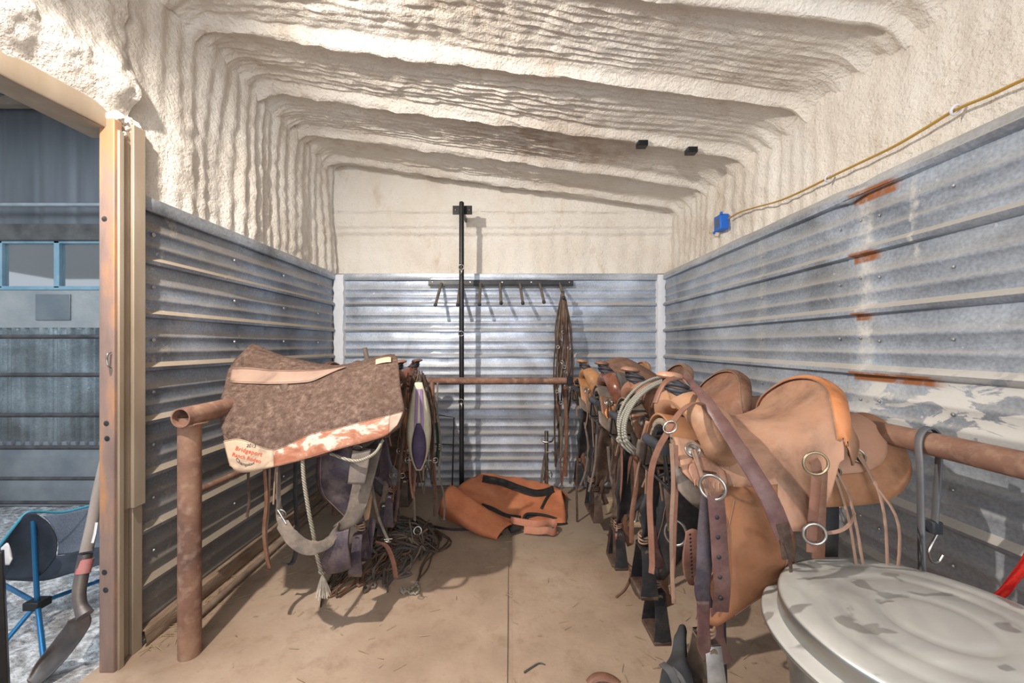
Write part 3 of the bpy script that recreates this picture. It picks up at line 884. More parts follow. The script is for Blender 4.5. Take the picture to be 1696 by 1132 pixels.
        rpo = MB().grid(gg).build('rigging_plate', pal.get('plate', pal['seat']), t, solid=.005, offset=0)
        a = drape(.215, .21, .038); b = drape(.262, .21, .038)
        a.y *= sd; b.y *= sd
        MB().tube([a, b], .0045, 8, flat=.6).build('slot', LT_DARK, rpo)
        if isn:
            tool = MB()
            for k in range(7):
                xx = .198 + .013 * k; pp = [drape(xx + .004 * math.sin(q), .235 + .012 * q, .0372) for q in (0, .6, 1.2, 1.8)]
                for p in pp: p.y *= sd
                tool.tube(cr(pp, 3), .0016, 5)
            tool.build('tooled_scallops', pal['fork'], rpo)
        # lower rounded skirt flap in front
        def sf(tt):
            x = .15 + .17 * tt
            return x, .20, .24 + .085 * math.sin(math.pi * (.12 + .83 * tt)) ** .6
        gg = drape_patch(sf, .012, 14, 6)
        if sd < 0: gg = mirror(gg)
        MB().grid(gg).build('skirt_flap', pal.get('flap', LT_GREY), t, solid=.008, offset=0)
        # conchos with strings
        cps = [(.262, .150, .032), (-.125, .185, .030), (-.215, .150, .027)]
        for q, (x, d, off) in enumerate(cps):
            p = drape(x, d, off); p2 = drape(x, d, off + .01); nrm = (p2 - p).normalized()
            p.y *= sd; nrm.y *= sd
            co = MB().lathe([(.0001, .007), (.006, .006), (.009, .003), (.015, .002), (.0165, .005), (.020, .005), (.022, .001), (.022, -.002)], p, 26, nrm).build('concho', CHROME if q == 0 else BRASS, t)
            MB().ring(p + nrm * .004, .0205, .0018, nrm, 26).build('concho_rim', CHROME, co)
            if strings:
                st = MB()
                for w in (-.004, .005):
                    L = rnd.uniform(.24, .40) if isn else .25
                    pts = [p + nrm * .008 + V(w, 0, 0)]
                    yb = max(abs(p.y) + .03, .22) * sd
                    pts += [V(p.x + w * 1.5 + rnd.uniform(-.01, .01), p.y + (yb - p.y) * .6 + nrm.y * .01, p.z - .06), V(p.x + w * 3 + rnd.uniform(-.015, .015), yb + .03 * sd, p.z - .15), V(p.x + w * 3 + rnd.uniform(-.03, .03), yb + .035 * sd, p.z - L)]
                    st.ribbon(cr(pts, 5), .0085, .0022, (1, 0, .1))
                st.build('saddle_string', pal.get('string', LT_PALE), co)
        # stirrup leather, fender and stirrup
        if near_fender or not isn:
            zb = -.12; zt = -.12 - fender_len
            cols = []
            for k in range(25):
                q = k / 24; z = zb + (zt - zb) * q
                if q < .70: w = (.070 + .038 * math.sin(math.pi * q / 1.15))
                else: w = .1055 - .082 * ((q - .70) / .30) ** .8
                w *= fender_w
                cx = .115 + fx * q + .050 * q + .075 * max(0, (q - .55) / .45) ** 1.5
                y = .205 + .045 * math.sin(min(1, q * 2.2) * 1.57) - .01 * q
                row = []
                for c in range(9):
                    e = c / 4 - 1
                    row.append(V(cx + w * e, sd * (y + .010 * math.sin(e * 2 + q * 3) - .012 * e * e), z))
                cols.append(row)
            fo_ = MB().grid(cols).build('fender', pal['fender'] if isn else pal.get('far_fender', pal['fender']), t, solid=.006, offset=0)
            edge = [r[0] for r in cols[2:]] ; edge2 = [r[-1] for r in cols[2:]]
            ins = MB()
            for col_i in (1, 7):
                ins.tube([r[col_i] + V(0, sd * .0045, 0) for r in cols[2:-2]], .0011, 5)
            ins.build('fender_stitching', pal.get('string', LT_PALE), fo_)
            sx = cols[-1][4].x + .01; sy = cols[-1][4].y; sz = zt - .01
            ms = MB()
            for q in (-1, 1):
                g2 = []
                for k in range(9):
                    e = k / 8; zz = sz - .02 - .165 * e; yy = sy + q * (.034 + .030 * math.sin(e * 1.57)); w = .021 + .012 * e ** 2
                    g2.append([V(sx - w, yy, zz), V(sx, yy + q * .002, zz), V(sx + w, yy, zz)])
                k0 = len(ms.v); 
                for row in g2: pass
                ms.grid(g2); ms.grid([[p + V(0, -q * .005, 0) for p in r] for r in g2])
                ms.grid([[r[0], r[0] + V(0, -q * .005, 0)] for r in g2]); ms.grid([[r[-1], r[-1] + V(0, -q * .005, 0)] for r in g2])
            ms.box((sx - .022, sy - .036, sz - .03), (sx + .022, sy + .036, sz - .024))
            so_ = ms.build('stirrup', (CHROME if isn or 'far_fender' not in pal else LT_BLACK) if metal_stirrup else pal['fender'], t)
            MB().tube([V(sx, sy - .040, sz - .035), V(sx, sy + .040, sz - .035)], .010, 12).build('stirrup_bolt', CHROME, so_)
            MB().box((sx - .033, sy - .066, sz - .198), (sx + .033, sy + .066, sz - .182)).build('tread', LT_DARK, so_, bevel=.004)
            bw = MB()
            for k in range(3): bw.ring((sx, sy, sz + .012 - .010 * k), .020, .0035, (.2 * k - .2, .1, 1), 16)
            bw.build('hobble_strap', pal.get('string', LT_PALE), so_)
            MB().ribbon(cr([V(sx - .03, sy, sz + .05), V(sx - .035, sy - sd * .01, sz - .03), V(sx - .06, sy - sd * .012, sz - .10)], 4), .034, .004, (1, 0, 0)).build('leather_keeper', pal['strap'], fo_)
        # front dee ring
        p = drape(.225, .325, .02); p.y *= sd
        dr = MB().ring(p + V(0, sd * .006, -.012), .030, .0042, (0, 1, 0), 26).build('rigging_ring', CHROME, t)
    return t

PAL_TAN = dict(far_fender=LT_BLACK, seat=leather('tan_seat_leather', (.36, .195, .125), .30, .72), fork=leather('tan_fork_leather', (.38, .20, .115), .28, .5), roll=LT_ORANGE, skirt=leather('tan_skirt_leather', (.30, .14, .068), .2, .6), fender=leather('rust_fender_leather', (.235, .100, .046), .12, .7), strap=LT_PLUM, flap=LT_GREY, plate=leather('plate_leather', (.32, .165, .11), .25, .5), cap=leather('worn_cap_leather', (.42, .22, .14), .35, .4))
PAL_BROWN = dict(seat=leather('chocolate_seat_leather', (.16, .075, .045), .25, .5), fork=leather('glossy_brown_fork', (.17, .06, .035), .10, .22), roll=LT_PALE, skirt=LT_GREY, fender=LT_DARK, strap=LT_DARK, plate=leather('bright_orange_leather', (.62, .24, .06), .05, .5), flap=LT_GREY, string=LT_DARK)
PAL_OR = dict(seat=leather('amber_seat_leather', (.40, .21, .11), .2, .5), fork=leather('amber_fork_leather', (.44, .22, .10), .12, .4), roll=LT_TAN, skirt=leather('amber_skirt', (.42, .20, .09), .2, .5), fender=LT_BLACK, strap=LT_BROWN, flap=LT_GREY, string=LT_PALE)
PAL_MID = dict(seat=leather('russet_seat_leather', (.25, .12, .075), .3, .5), fork=leather('russet_fork', (.26, .12, .07), .3, .5), roll=LT_BROWN, skirt=LT_GREY, fender=LT_BLACK, strap=LT_BROWN, flap=LT_GREY, string=LT_PALE)
PAL_PURP = dict(seat=LT_BROWN, fork=LT_BROWN, roll=LT_DARK, skirt=LT_DARK, fender=LT_PURPLE, strap=LT_GREY, flap=LT_GREY, string=LT_PALE)

HR = 1.035
r1 = saddle((.785, 1.28, HR), math.pi, 'tan roughout western saddle nearest the camera, with a tooled orange cantle edge', PAL_TAN, 1, seedn=3, fender_len=.35, fx=.02, fender_w=1.12)
r2 = saddle((.80, 1.76, HR - .01), math.pi + .03, 'russet saddle mostly hidden behind the large tan saddle and rope coil', PAL_MID, 1, seedn=4, horn_wrap=RUBBER, metal_stirrup=False)
r3 = saddle((.79, 2.25, HR - .005), math.pi - .02, 'saddle with glossy brown fork and small orange leather plate', PAL_BROWN, 1, seedn=5, metal_stirrup=False)
r4 = saddle((.80, 2.93, HR - .02), math.pi, 'amber leather saddle with black wrapped horn, furthest along the right wall', PAL_OR, 1, seedn=6, metal_stirrup=False)
for y, x in ((1.28, .47), (1.76, .475), (2.25, .48), (2.93, .48)): arm(XRR, x, y, HR)
l1 = saddle((-.95, 2.09, HR - .035), 0, 'saddle with purple stained fender hanging beneath the brown felt pad', PAL_PURP, -1, seedn=7, metal_stirrup=False, fender_len=.42, fender_w=.95, strings=False)
l2 = saddle((-.985, 2.58, HR - .01), 0, 'brown saddle whose horn is hung with bridles, right behind the felt pad', PAL_MID, -1, seedn=8, metal_stirrup=False)
l3 = saddle((-.98, 3.02, HR - .02), 0, 'dark saddle furthest back on the left rail', PAL_BROWN, -1, seedn=9, metal_stirrup=False)
for y, x in ((2.09, -.64), (2.58, -.68), (3.02, -.66)): arm(XLR, x, y, HR - .01)

# ------------------------------------------------------------------ felt saddle pad on the nearest left saddle
def felt():
    m = base_mat('brown_felt', (.12, .08, .06), 1.0, 0, .1); t = NT(m)
    f = t.noise(38, 8, rough=.75); f2 = t.noise(6, 4)
    c = t.ramp(f, [(.35, (.085, .052, .040)), (.52, (.175, .115, .092)), (.68, (.30, .215, .175))])
    t.color(t.mix(t.math('MULTIPLY', t.ramp(f2, [(.4, 0.), (.65, .5)]), 1.0), c, (.13, .082, .063)))
    t.bump(f, 1.0, .012); t.bump(t.noise(130, 4), .5, .004)
    return m
FELT = felt()
def pr(z, pts): return [P(x, y, z) for x, y in pts]
pad_rows = [
    pr(2.34, [(470, 690), (480, 700), (510, 712), (540, 720), (570, 720), (610, 715), (632, 700), (640, 690)]),
    pr(2.27, [(420, 590), (432, 583), (468, 600), (516, 612), (560, 616), (608, 606), (640, 598), (652, 597)]),
    pr(2.16, [(398, 588), (414, 577), (455, 589), (510, 602), (560, 608), (610, 599), (640, 591), (655, 590)]),
    pr(2.04, [(379, 612), (410, 611), (455, 615), (510, 616), (560, 612), (610, 600), (640, 592.5), (658, 593)]),
    pr(1.95, [(373, 635), (408, 637), (455, 638), (510, 635), (560, 625), (610, 612), (640, 605), (660, 606)]),
    pr(1.85, [(365, 668), (400, 672), (455, 675), (510, 672), (560, 662), (610, 650), (640, 643), (663, 640)]),
    pr(1.78, [(366, 706), (400, 708), (455, 712), (510, 702), (560, 692), (610, 678), (640, 670), (666, 662)]),
    pr(1.75, [(372, 731), (400, 728), (455, 745), (510, 722), (560, 710), (610, 697), (640, 690), (668, 683)]),
    pr(1.73, [(382, 772), (402, 783), (455, 774), (510, 760), (560, 745), (610, 732), (640, 722), (659, 706)])]
NP = 8
pg = surf(pad_rows, NP, NP)
pn = grid_normals(pg)
sgn = -1 if pn[NP * 6][NP * 3].y > 0 else 1
pn = [[n * sgn for n in r] for r in pn]
pad = thing('saddle_pad', 'thick brown felt saddle pad with cowhide edging draped over the nearest left saddle', 'saddle pad', (-.85, 1.9, 1.0))
PM = Matrix.Translation((.85, -1.9, -1.0))
def pb(mb, name, mat, par=None, **k):
    o = mb.build(name, mat, None, **k); o.parent = par or pad
    if not par: o.matrix_parent_inverse = PM
    return o
hair = random.Random(2)
body = [[p + n * (.003 * nz(p.x * 9, p.y * 9, p.z * 9, 1.5)) for p, n in zip(r, nn)] for r, nn in zip(pg, pn)]
felt_o = pb(MB().grid(body), 'felt_body', FELT, solid=.024, offset=-1 if sgn > 0 else 1)
fz = MB()
for k in range(5200):
    i = hair.randrange(NP, len(pg) - 1); j = hair.randrange(0, len(pg[0]) - 1)
    a, b = hair.random(), hair.random()
    p = pg[i][j].lerp(pg[i][j + 1], b).lerp(pg[i + 1][j].lerp(pg[i + 1][j + 1], b), a); n = pn[i][j]
    if i >= NP * 7 or (NP * 3 <= i < NP * 4 and j < NP * 4.5): continue
    d = Vector((hair.uniform(-1, 1), hair.uniform(-1, 1), hair.uniform(-1, 1))) * .006
    w = Vector((hair.uniform(-1, 1), 0, hair.uniform(-1, 1))).normalized() * .0007
    q = p + n * hair.uniform(.001, .006) + d
    fz.add([p - w, p + w, q], [(0, 1, 2)])
pb(fz, 'felt_fuzz', FELT, smooth=False)['kind'] = 'stuff'
def sub(i0, i1, j0, j1, off, lo=0, hi=0):
    return [[pg[i][j] + pn[i][j] * off for j in range(j0, j1 + 1)] for i in range(i0, i1 + 1)]
STRIP = leather('pale_wear_leather', (.33, .22, .17), .25, .5, .1)
def patch(i0, i1, j0, j1, name, mat, th=.004):
    g = sub(i0, i1, j0, j1, .006)
    o = pb(MB().grid(g), name, mat, solid=th, offset=0)
    e = [g[0][k] for k in range(len(g[0]))]
    ins = lambda q: q
    st = MB()
    for row, nr in ((g[0], g[1]), (g[-1], g[-2])):
        st.tube([a.lerp(b, .22) + pn[i0][j0] * .003 for a, b in zip(row, nr)], .0010, 5)
    st.build('edge_stitching', LT_PALE, o)
    return o
# spine strip tapers to a point on the right
sg = []
n_j = int(NP * 4.35)
for j in range(2, n_j + 1):
    u = j / n_j; i_a = NP * 3; i_b = NP * 4
    k = 1 - max(0, (u - .72) / .28) ** 1.4 * .85
    col = []
    for q in range(7):
        fr = q / 6 * k
        ii = i_a + fr * (i_b - i_a); i0_ = int(ii); f_ = ii - i0_
        i1_ = min(i0_ + 1, i_b)
        col.append(pg[i0_][j].lerp(pg[i1_][j], f_) + pn[i0_][j] * .007)
    sg.append(col)
so2 = pb(MB().grid(sg), 'spine_strip', STRIP, solid=.004, offset=0)
st = MB(); st.tube([r[0].lerp(r[1], .5) + V(0, -.003, .002) for r in sg], .0012, 5); st.tube([r[-2].lerp(r[-1], .4) + V(0, -.004, 0) for r in sg], .0012, 5)
st.build('edge_stitching', LT_BROWN, so2)
def cowhide():
    m = base_mat('cowhide', (.6, .5, .4), .6, 0, .3); t = NT(m)
    f = t.noise(7.5, 8, t.coord((1, 1, 1.6), loc=(.33, 0, .1)), .62, .5)
    c = t.ramp(f, [(.40, (.30, .115, .065)), (.50, (.42, .20, .13)), (.535, (.56, .46, .38)), (.70, (.60, .53, .46))])
    t.color(c); t.bump(t.noise(60, 5), .2, .002); return m
CORNER = leather('pale_corner_leather', (.52, .38, .27), .12, .5, .1)
patch(NP * 7, NP * 8, 0, int(NP * 2.1), 'corner_patch', CORNER)
patch(NP * 7, NP * 8, int(NP * 2.1), NP * 7 - 6, 'cowhide_trim', cowhide())
patch(NP * 7, NP * 8, NP * 7 - 6, NP * 7, 'corner_patch', leather('pale_corner_leather_right', (.50, .35, .27), .15, .5, .1))
pb(MB().grid(sub(NP * 3 + 2, NP * 4 - 1, NP * 6 - 5, NP * 6 + 3, .007)), 'small_label', leather('label_leather', (.68, .45, .28), .1, .6), solid=.003, offset=0)
# lettering on the corner patch
RED = base_mat('red_branding_ink', (.58, .075, .03), .6); INK = base_mat('dark_branding_ink', (.035, .035, .045), .6)
def letters(txt, px, py, h, ang, mat, parent, arc=0.0, font_bold=.006, spacing=1.0):
    c = bpy.data.curves.new('lettering', 'FONT'); c.body = txt; c.size = 1.0; c.align_x = 'CENTER'; c.align_y = 'CENTER'; c.offset = font_bold; c.extrude = 0.01
    c.space_character = spacing
    tmp = bpy.data.objects.new('tmp', c); COL.objects.link(tmp)
    me = bpy.data.meshes.new_from_object(tmp.evaluated_get(bpy.context.evaluated_depsgraph_get()))
    bpy.data.objects.remove(tmp); bpy.data.curves.remove(c)
    # find where the photo's point falls on the patch, then lay the letters along the surface
    best = None; tgt = P(px, py, 1.74)
    for i in range(NP * 7, NP * 8 + 1):
        for j in range(0, NP * 2 + 2):
            q = pg[i][j]; sx = 845 + F * q.x / q.y; sy = 572 - F * (q.z - H) / q.y
            d = (sx - px) ** 2 + (sy - py) ** 2
            if best is None or d < best[0]: best = (d, i, j)
    _, i, j = best
    nrm = pn[min(i, NP * 8 - 2)][max(1, j)]; org = P(px, py, pg[i][j].y)
    ux = Vector((1, 0, 0)); ux = (ux - nrm * ux.dot(nrm)).normalized(); uy = nrm.cross(ux)
    if uy.z < 0: uy = -uy
    ca, sa = math.cos(ang), math.sin(ang); ex = ux * ca + uy * sa; ey = uy * ca - ux * sa
    def drop(q):   # onto the patch surface
        b = None
        for a in range(NP * 7, NP * 8 + 1):
            for c2 in range(0, NP * 2 + 3):
                w = pg[a][c2]; d = (w.x - q.x) ** 2 + (w.z - q.z) ** 2
                if b is None or d < b[0]: b = (d, a, c2)
        _, a, c2 = b; w = pg[a][c2]; n = pn[a][c2]
        return Vector((q.x, w.y - ((q.x - w.x) * n.x + (q.z - w.z) * n.z) / n.y, q.z)) + n * .0092
    for v in me.vertices:
        x, y = v.co.x * h, v.co.y * h
        y += arc * x * x / h
        q = drop(org + ex * x + ey * y)
        v.co = q + nrm * (v.co.z * .02 + .0)
    me.materials.clear(); me.materials.append(mat)
    o = bpy.data.objects.new('lettering', me); COL.objects.link(o); o.parent = parent
    return o
cpz = [o for o in pad.children if o.name.startswith('corner_patch')][0]
letters('2013', 418, 739, .020, R(-4), INK, cpz)
letters('Bridgeport', 414, 748, .0245, R(-14), RED, cpz, font_bold=.012, spacing=1.12)
letters('Ranch Rodeo', 411, 758.5, .0225, R(-14), RED, cpz, font_bold=.012, spacing=1.08)
letters('Champion', 407, 769, .020, R(-12), INK, cpz, arc=.18)

# ------------------------------------------------------------------ straps, ropes and bits: helpers
def single(mb, name, mat, label, cat, group=None, **k):
    o = mb.build(name, mat, None, **k); tag(o, label, cat, group)
    c = Vector(); vs = o.data.vertices
    for v in vs: c += v.co
    c /= max(1, len(vs))
    for v in vs: v.co -= c
    o.location = c
    return o
def reparent(root, parts):
    for p in parts: p.parent = root; p.matrix_parent_inverse = Matrix.Translation(-root.location)
def comp(name, label, cat, loc, parts, group=None):
    t = thing(name, label, cat, loc, 0, group)
    out = []
    for nm, mb, mat, kw in parts:
        o = mb.build(nm, mat, None, **kw); o.parent = t; o.matrix_parent_inverse = Matrix.Translation(-Vector(loc)); out.append(o)
    return t, out
def buckle(c, n=(0, 1, 0), r=.016): return MB().ring(c, r, .0028, n, 18)

# things hanging with the nearest left saddle
m = MB().ribbon(cr([P(463, 742, 1.76), P(461, 800, 1.74), P(463, 850, 1.72), P(470, 872, 1.70), P(489, 896, 1.68), P(512, 908, 1.68), P(540, 902, 1.70), P(556, 882, 1.73), P(562, 868, 1.76)], 6), [.022, .022, .030, .05, .056, .056, .045, .035, .03], .006, (0, .6, 1))
comp('flank_cinch', 'wide dusty grey leather cinch hanging in a loop under the felt pad', 'cinch', (-.95, 1.72, .6),
     [('strap', m, LT_GREY, {}), ('buckle', buckle(P(466, 852, 1.71), (0, 1, .2), .020), CHROME, {}), ('buckle_tongue', MB().tube([P(460, 845, 1.70), P(474, 868, 1.70)], .003, 6), CHROME, {})])
rp = cr([P(501, 762, 1.74), P(504, 800, 1.73), P(512, 850, 1.73), P(519, 885, 1.74), P(526, 925, 1.75), P(533, 950, 1.76)], 6)
tas = MB()
rt = random.Random(5)
for k in range(46):
    a = rt.uniform(0, 6.28); r = rt.uniform(.2, 1)
    b = P(534, 952, 1.76)
    tas.tube([b, b + V(math.cos(a) * .012 * r, math.sin(a) * .012 * r, -.025), b + V(math.cos(a) * .034 * r, math.sin(a) * .03 * r, -.085 - .02 * rt.random())], .0022, 5)
comp('lead_rope', 'pale rope with a frayed tassel end hanging below the felt pad', 'rope', (-.9, 1.74, .6),
     [('rope', MB().tube(rp, .0085, 10), ROPE_PALE, {}), ('tassel', tas, mat_noise('frayed_fibre', (.36, .31, .25), (.56, .50, .42), 40, .95), {}),
      ('knot', MB().ring(P(533, 948, 1.76), .010, .007, (.3, .2, 1), 14), ROPE_PALE, {})])
m = MB().tube(cr([P(548, 752, 1.80), P(580, 763, 1.72), P(600, 762, 1.70), P(622, 750, 1.70), P(634, 730, 1.76)], 6), .007, 10)
single(m, 'rope_loop', ROPE_PALE, 'short pale rope loop sagging just below the cowhide edge of the pad', 'rope')
g = surf([pr(1.86, [(600, 742), (615, 744), (632, 746)]), pr(1.80, [(585, 800), (602, 803), (618, 800)]), pr(1.79, [(573, 850), (592, 862), (606, 840)]), pr(1.80, [(552, 872), (562, 880), (575, 872)])], 6, 6)
single(MB().grid(g), 'rawhide_flap', LT_GREY, 'grey rough leather flap beside the purple fender', 'leather flap', solid=.006)
g = surf([pr(1.76, [(586, 746), (600, 748), (616, 744)]), pr(1.745, [(581, 776), (595, 772), (611, 774)]), pr(1.745, [(578, 800), (592, 801), (606, 801)])], 6, 6)
single(MB().grid(g), 'folded_leather_keeper', leather('grey_folded_leather', (.13, .11, .10), .35, .7), 'folded piece of stiff grey leather over the purple fender', 'leather piece', solid=.014)
g = surf([pr(1.95, [(600, 815), (612, 812), (618, 816)]), pr(1.93, [(590, 850), (605, 850), (614, 848)]), pr(1.93, [(588, 866), (600, 864), (612, 858)])], 6, 6)
single(MB().grid(g), 'tan_leather_pouch', leather('pale_tan_pouch', (.42, .27, .16), .3, .7), 'pale tan leather flap behind the purple fender', 'leather flap', solid=.015)
# stirrup hood
g = surf([pr(1.74, [(556, 882), (568, 880), (580, 876)]), pr(1.72, [(545, 905), (562, 902), (578, 900)]), pr(1.72, [(534, 930), (556, 930), (582, 928)]), pr(1.74, [(545, 948), (565, 945), (583, 938)])], 6, 6)
single(MB().grid(g), 'stirrup_hood', LT_PURPLE, 'purple grey leather stirrup cover near the rope tassel', 'stirrup cover', solid=.012)
for k, (pts, z, w, mat, lab) in enumerate([
    ([(412, 770), (411, 800), (413, 830), (409, 857)], 1.80, .014, LT_DARK, 'dark strap end hanging at the far left below the pad'),
    ([(438, 775), (441, 830), (437, 880), (441, 920), (446, 942)], 1.78, .018, LT_BROWN, 'long brown strap hanging below the lettered corner of the pad'),
    ([(447, 775), (445, 840), (441, 890), (447, 938)], 1.80, .010, LT_PALE, 'narrow pale strap paired with the long brown strap'),
    ([(458, 765), (455, 800), (453, 836)], 1.76, .008, LT_PALE, 'short pale saddle string above the cinch buckle'),
    ([(490, 758), (489, 820), (492, 880), (486, 930), (466, 932)], 1.95, .024, LT_BLACK, 'black strap hanging behind the pale rope'),
    ([(612, 785), (625, 850), (636, 880), (642, 893)], 1.86, .014, LT_GREY, 'grey strap ending in a small metal buckle right of the purple fender'),
    ([(618, 860), (612, 900), (609, 935)], 1.92, .034, LT_PURPLE, 'wide dull purple strap hanging over the heap of reins'),
    ([(622, 898), (640, 905), (651, 930), (656, 958)], 2.0, .026, LT_RED, 'reddish strap end curling down onto the floor by the reins')]):
    q = cr([P(x, y, z) for x, y in pts], 5)
    single(MB().ribbon(q, w, .004, (1, -.2, 0)), 'hanging_strap', mat, lab, 'strap')
comp('conway_buckle', 'small steel buckle hanging at the end of a grey strap', 'buckle', tuple(P(642, 895, 1.85)), [('ring', MB().ring(P(642, 897, 1.85), .014, .0022, (.2, .3, 1), 18), CHROME, {}), ('bar', MB().tube([P(636, 894, 1.85), P(650, 893, 1.85)], .002, 6), CHROME, {})])

# bridles hung on the horn of the second left saddle
rt = random.Random(11)
def loop_strap(top, bot, w, sway, z, rnd, n=9):
    """closed strap hanging over a point and coming back"""
    pts = []
    for k in range(n):
        e = k / (n - 1); pts.append(top.lerp(bot, e) + V(-sway * math.sin(e * math.pi) + rnd.uniform(-.006, .006), z * math.sin(e * 3) + rnd.uniform(-.01, .01), 0))
    for k in range(n - 1, -1, -1):
        e = k / (n - 1); pts.append(top.lerp(bot, e) + V(sway * math.sin(e * math.pi) + rnd.uniform(-.006, .006), -z * math.sin(e * 3) + rnd.uniform(-.01, .01), 0))
    return cr(pts, 3)
specs = [((676, 618), (668, 780), LT_BROWN, 'reddish brown bridle hanging nearest the pad edge', 2.20), ((684, 612), (684, 800), LT_DARK, 'dark bridle hanging in front of the purple girth', 2.16),
         ((693, 612), (700, 815), LT_GREY, 'dusty grey bridle hanging left of the purple girth', 2.24), ((700, 615), (715, 800), LT_DARK, 'dark bridle with loose loops hanging right of the purple girth', 2.22),
         ((688, 622), (650, 830), LT_BROWN, 'long brown bridle hanging down towards the heap of reins', 2.28), ((703, 622), (724, 770), LT_BLACK, 'black bridle hanging by the upright wooden peg', 2.30)]
for k, (a, b, mat, lab, z) in enumerate(specs):
    A = P(a[0], a[1], z); B = P(b[0], b[1], z)
    s1 = MB().ribbon(loop_strap(A, B, .012, rt.uniform(.02, .045), .02, rt), .015, .004, (.5, -1, 0))
    s2 = MB().ribbon(loop_strap(A.lerp(B, .02), A.lerp(B, .62), .01, rt.uniform(.012, .03), .02, rt), .011, .0035, (1, -.4, 0))
    mid = A.lerp(B, .8)
    bit = MB().ring(mid + V(-.03, 0, 0), .015, .0028, (.5, 1, 0)).ring(mid + V(.03, 0, 0), .015, .0028, (-.4, 1, .2)).tube([mid + V(-.03, 0, 0), mid + V(.03, 0, 0)], .0045, 8)
    comp('bridle', lab, 'bridle', tuple(A.lerp(B, .5)), [('headstall', s1, mat, {}), ('cheek_strap', s2, mat, {}), ('bit', bit, CHROME, {}), ('buckle', buckle(A.lerp(B, .35) + V(.01, -.01, 0), (0, 1, 0), .012), CHROME, {})])
for k in range(9):
    x0 = 668 + k * 7; zz = 2.16 + .03 * (k % 4)
    A = P(x0, 640 + rt.uniform(-8, 12), zz); B = P(x0 + rt.uniform(-16, 12), rt.uniform(790, 880), zz + .05); B.z = max(B.z, .15)
    q = [A.lerp(B, e / 6) + V(rt.uniform(-.014, .014), rt.uniform(-.012, .012), 0) for e in range(7)]
    tone = ('dark brown', 'worn tan', 'dusty grey')[k % 3]
    single(MB().ribbon(cr(q, 4), rt.uniform(.010, .022), .004, (1, rt.uniform(-.6, .2), 0)), 'hanging_rein', (LT_DARK, LT_RED, LT_GREY)[k % 3],
           tone + ' rein hanging ' + ('against the right edge of the pad' if k < 3 else 'just left of the purple girth' if k < 6 else 'just right of the purple girth'), 'rein', 'reins hanging between the felt pad and the pole')
# coiled cords over that horn
for k in range(4):
    c = P(690, 632, 2.40); pts = []
    for i in range(26):
        a = i / 26 * 6.283
        pts.append(c + V(.060 * math.cos(a) + .02 * k - .03, .06 * math.sin(a) - .10 - .012 * k, .035 * math.sin(a * 1 + k) - .045 * math.cos(a) * (1 if k % 2 else -.6) - .02 * k))
    single(MB().tube(cr(pts, 2, True), .006, 8, closed=True), 'rope_coil', (LT_DARK, ROPE_DARK, LT_GREY, LT_DARK)[k], ('topmost dark strap looped round the horn beside the felt pad', 'dirty brown rope looped round the horn beside the felt pad', 'dusty grey strap looped round the horn beside the felt pad', 'lowest dark strap looped below the horn beside the felt pad')[k], 'cord', 'cords looped round the horn beside the felt pad')
g = surf([pr(2.25, [(666, 640), (672, 632), (679, 640)]), pr(2.2, [(667, 690), (672, 688), (679, 690)]), pr(2.2, [(668, 712), (673, 716), (678, 712)])], 6, 6)
single(MB().grid(g), 'orange_leather_strap', leather('orange_strap_leather', (.42, .17, .08), .2, .6), 'wide orange brown strap tight against the right edge of the pad', 'strap', solid=.008)
# purple girth with cream edges
CREAM = mat_noise('cream_fleece', (.42, .38, .28), (.55, .50, .39), 12, .95, 0, .6, 70, .005)
PURP = mat_noise('purple_webbing', (.035, .024, .055), (.065, .045, .09), 14, .85, 0, .4, 90, .003)
LILAC = mat_noise('lilac_webbing', (.20, .13, .24), (.28, .19, .32), 14, .85, 0, .4, 90, .003)
def lens(cx, y0, y1, w, z, bulge=0.0, n=14):
    g = []
    for i in range(n + 1):
        e = i / n; ww = w * (math.sin(math.pi * (.06 + .90 * e ** 1.15)) ** .8)
        g.append([P(cx + ww * q, y0 + (y1 - y0) * e, z - bulge * (1 - q * q) * math.sin(math.pi * e)) for q in (-1, -.66, -.33, 0, .33, .66, 1)])
    return g
t_, pp = comp('padded_girth', 'purple padded girth with cream edges hanging beside the felt pad', 'girth', tuple(P(694, 700, 2.05)),
     [('edging', MB().grid(lens(694, 634, 778, 18, 2.08, .035)), CREAM, {'solid': .012}),
      ('centre_pad', MB().grid(lens(694, 702, 776, 9.5, 2.035, .025)), PURP, {'solid': .010}),
      ('webbing', MB().ribbon(cr([P(691, 645, 2.06), P(689, 690, 2.03), P(688, 712, 2.03)], 4), .016, .004), LILAC, {}),
      ('webbing', MB().ribbon(cr([P(697, 645, 2.06), P(699, 690, 2.03), P(699, 712, 2.03)], 4), .016, .004), LILAC, {})])
# green halter end and wire frame
single(MB().ribbon(cr([P(724, 700, 2.4), P(727, 740, 2.38), P(722, 768, 2.4)], 4), .03, .006), 'halter', mat_noise('dark_green_nylon', (.01, .05, .03), (.02, .08, .05), 12, .8, 0, .2), 'dark green nylon halter end among the hanging tack', 'halter')
m = MB().tube([P(716, 686, 3.4), P(722, 687, 3.4), P(752, 692, 3.42), P(749, 805, 3.45), P(716, 806, 3.45)], .006, 8)
m.tube([P(716, 735, 3.42), P(751, 737, 3.43)], .004, 6)
single(m, 'wire_frame', BLACKP, 'thin black wire frame leaning on the back wall left of the tall pole', 'wire frame')
single(MB().tube([P(604, 577, 3.2), P(609, 600, 3.18), P(612, 640, 3.15)], .019, 14), 'wooden_stick', mat_noise('grey_stick', (.16, .13, .11), (.26, .22, .19), 9, .9), 'grey stick poking up behind the felt pad', 'stick')

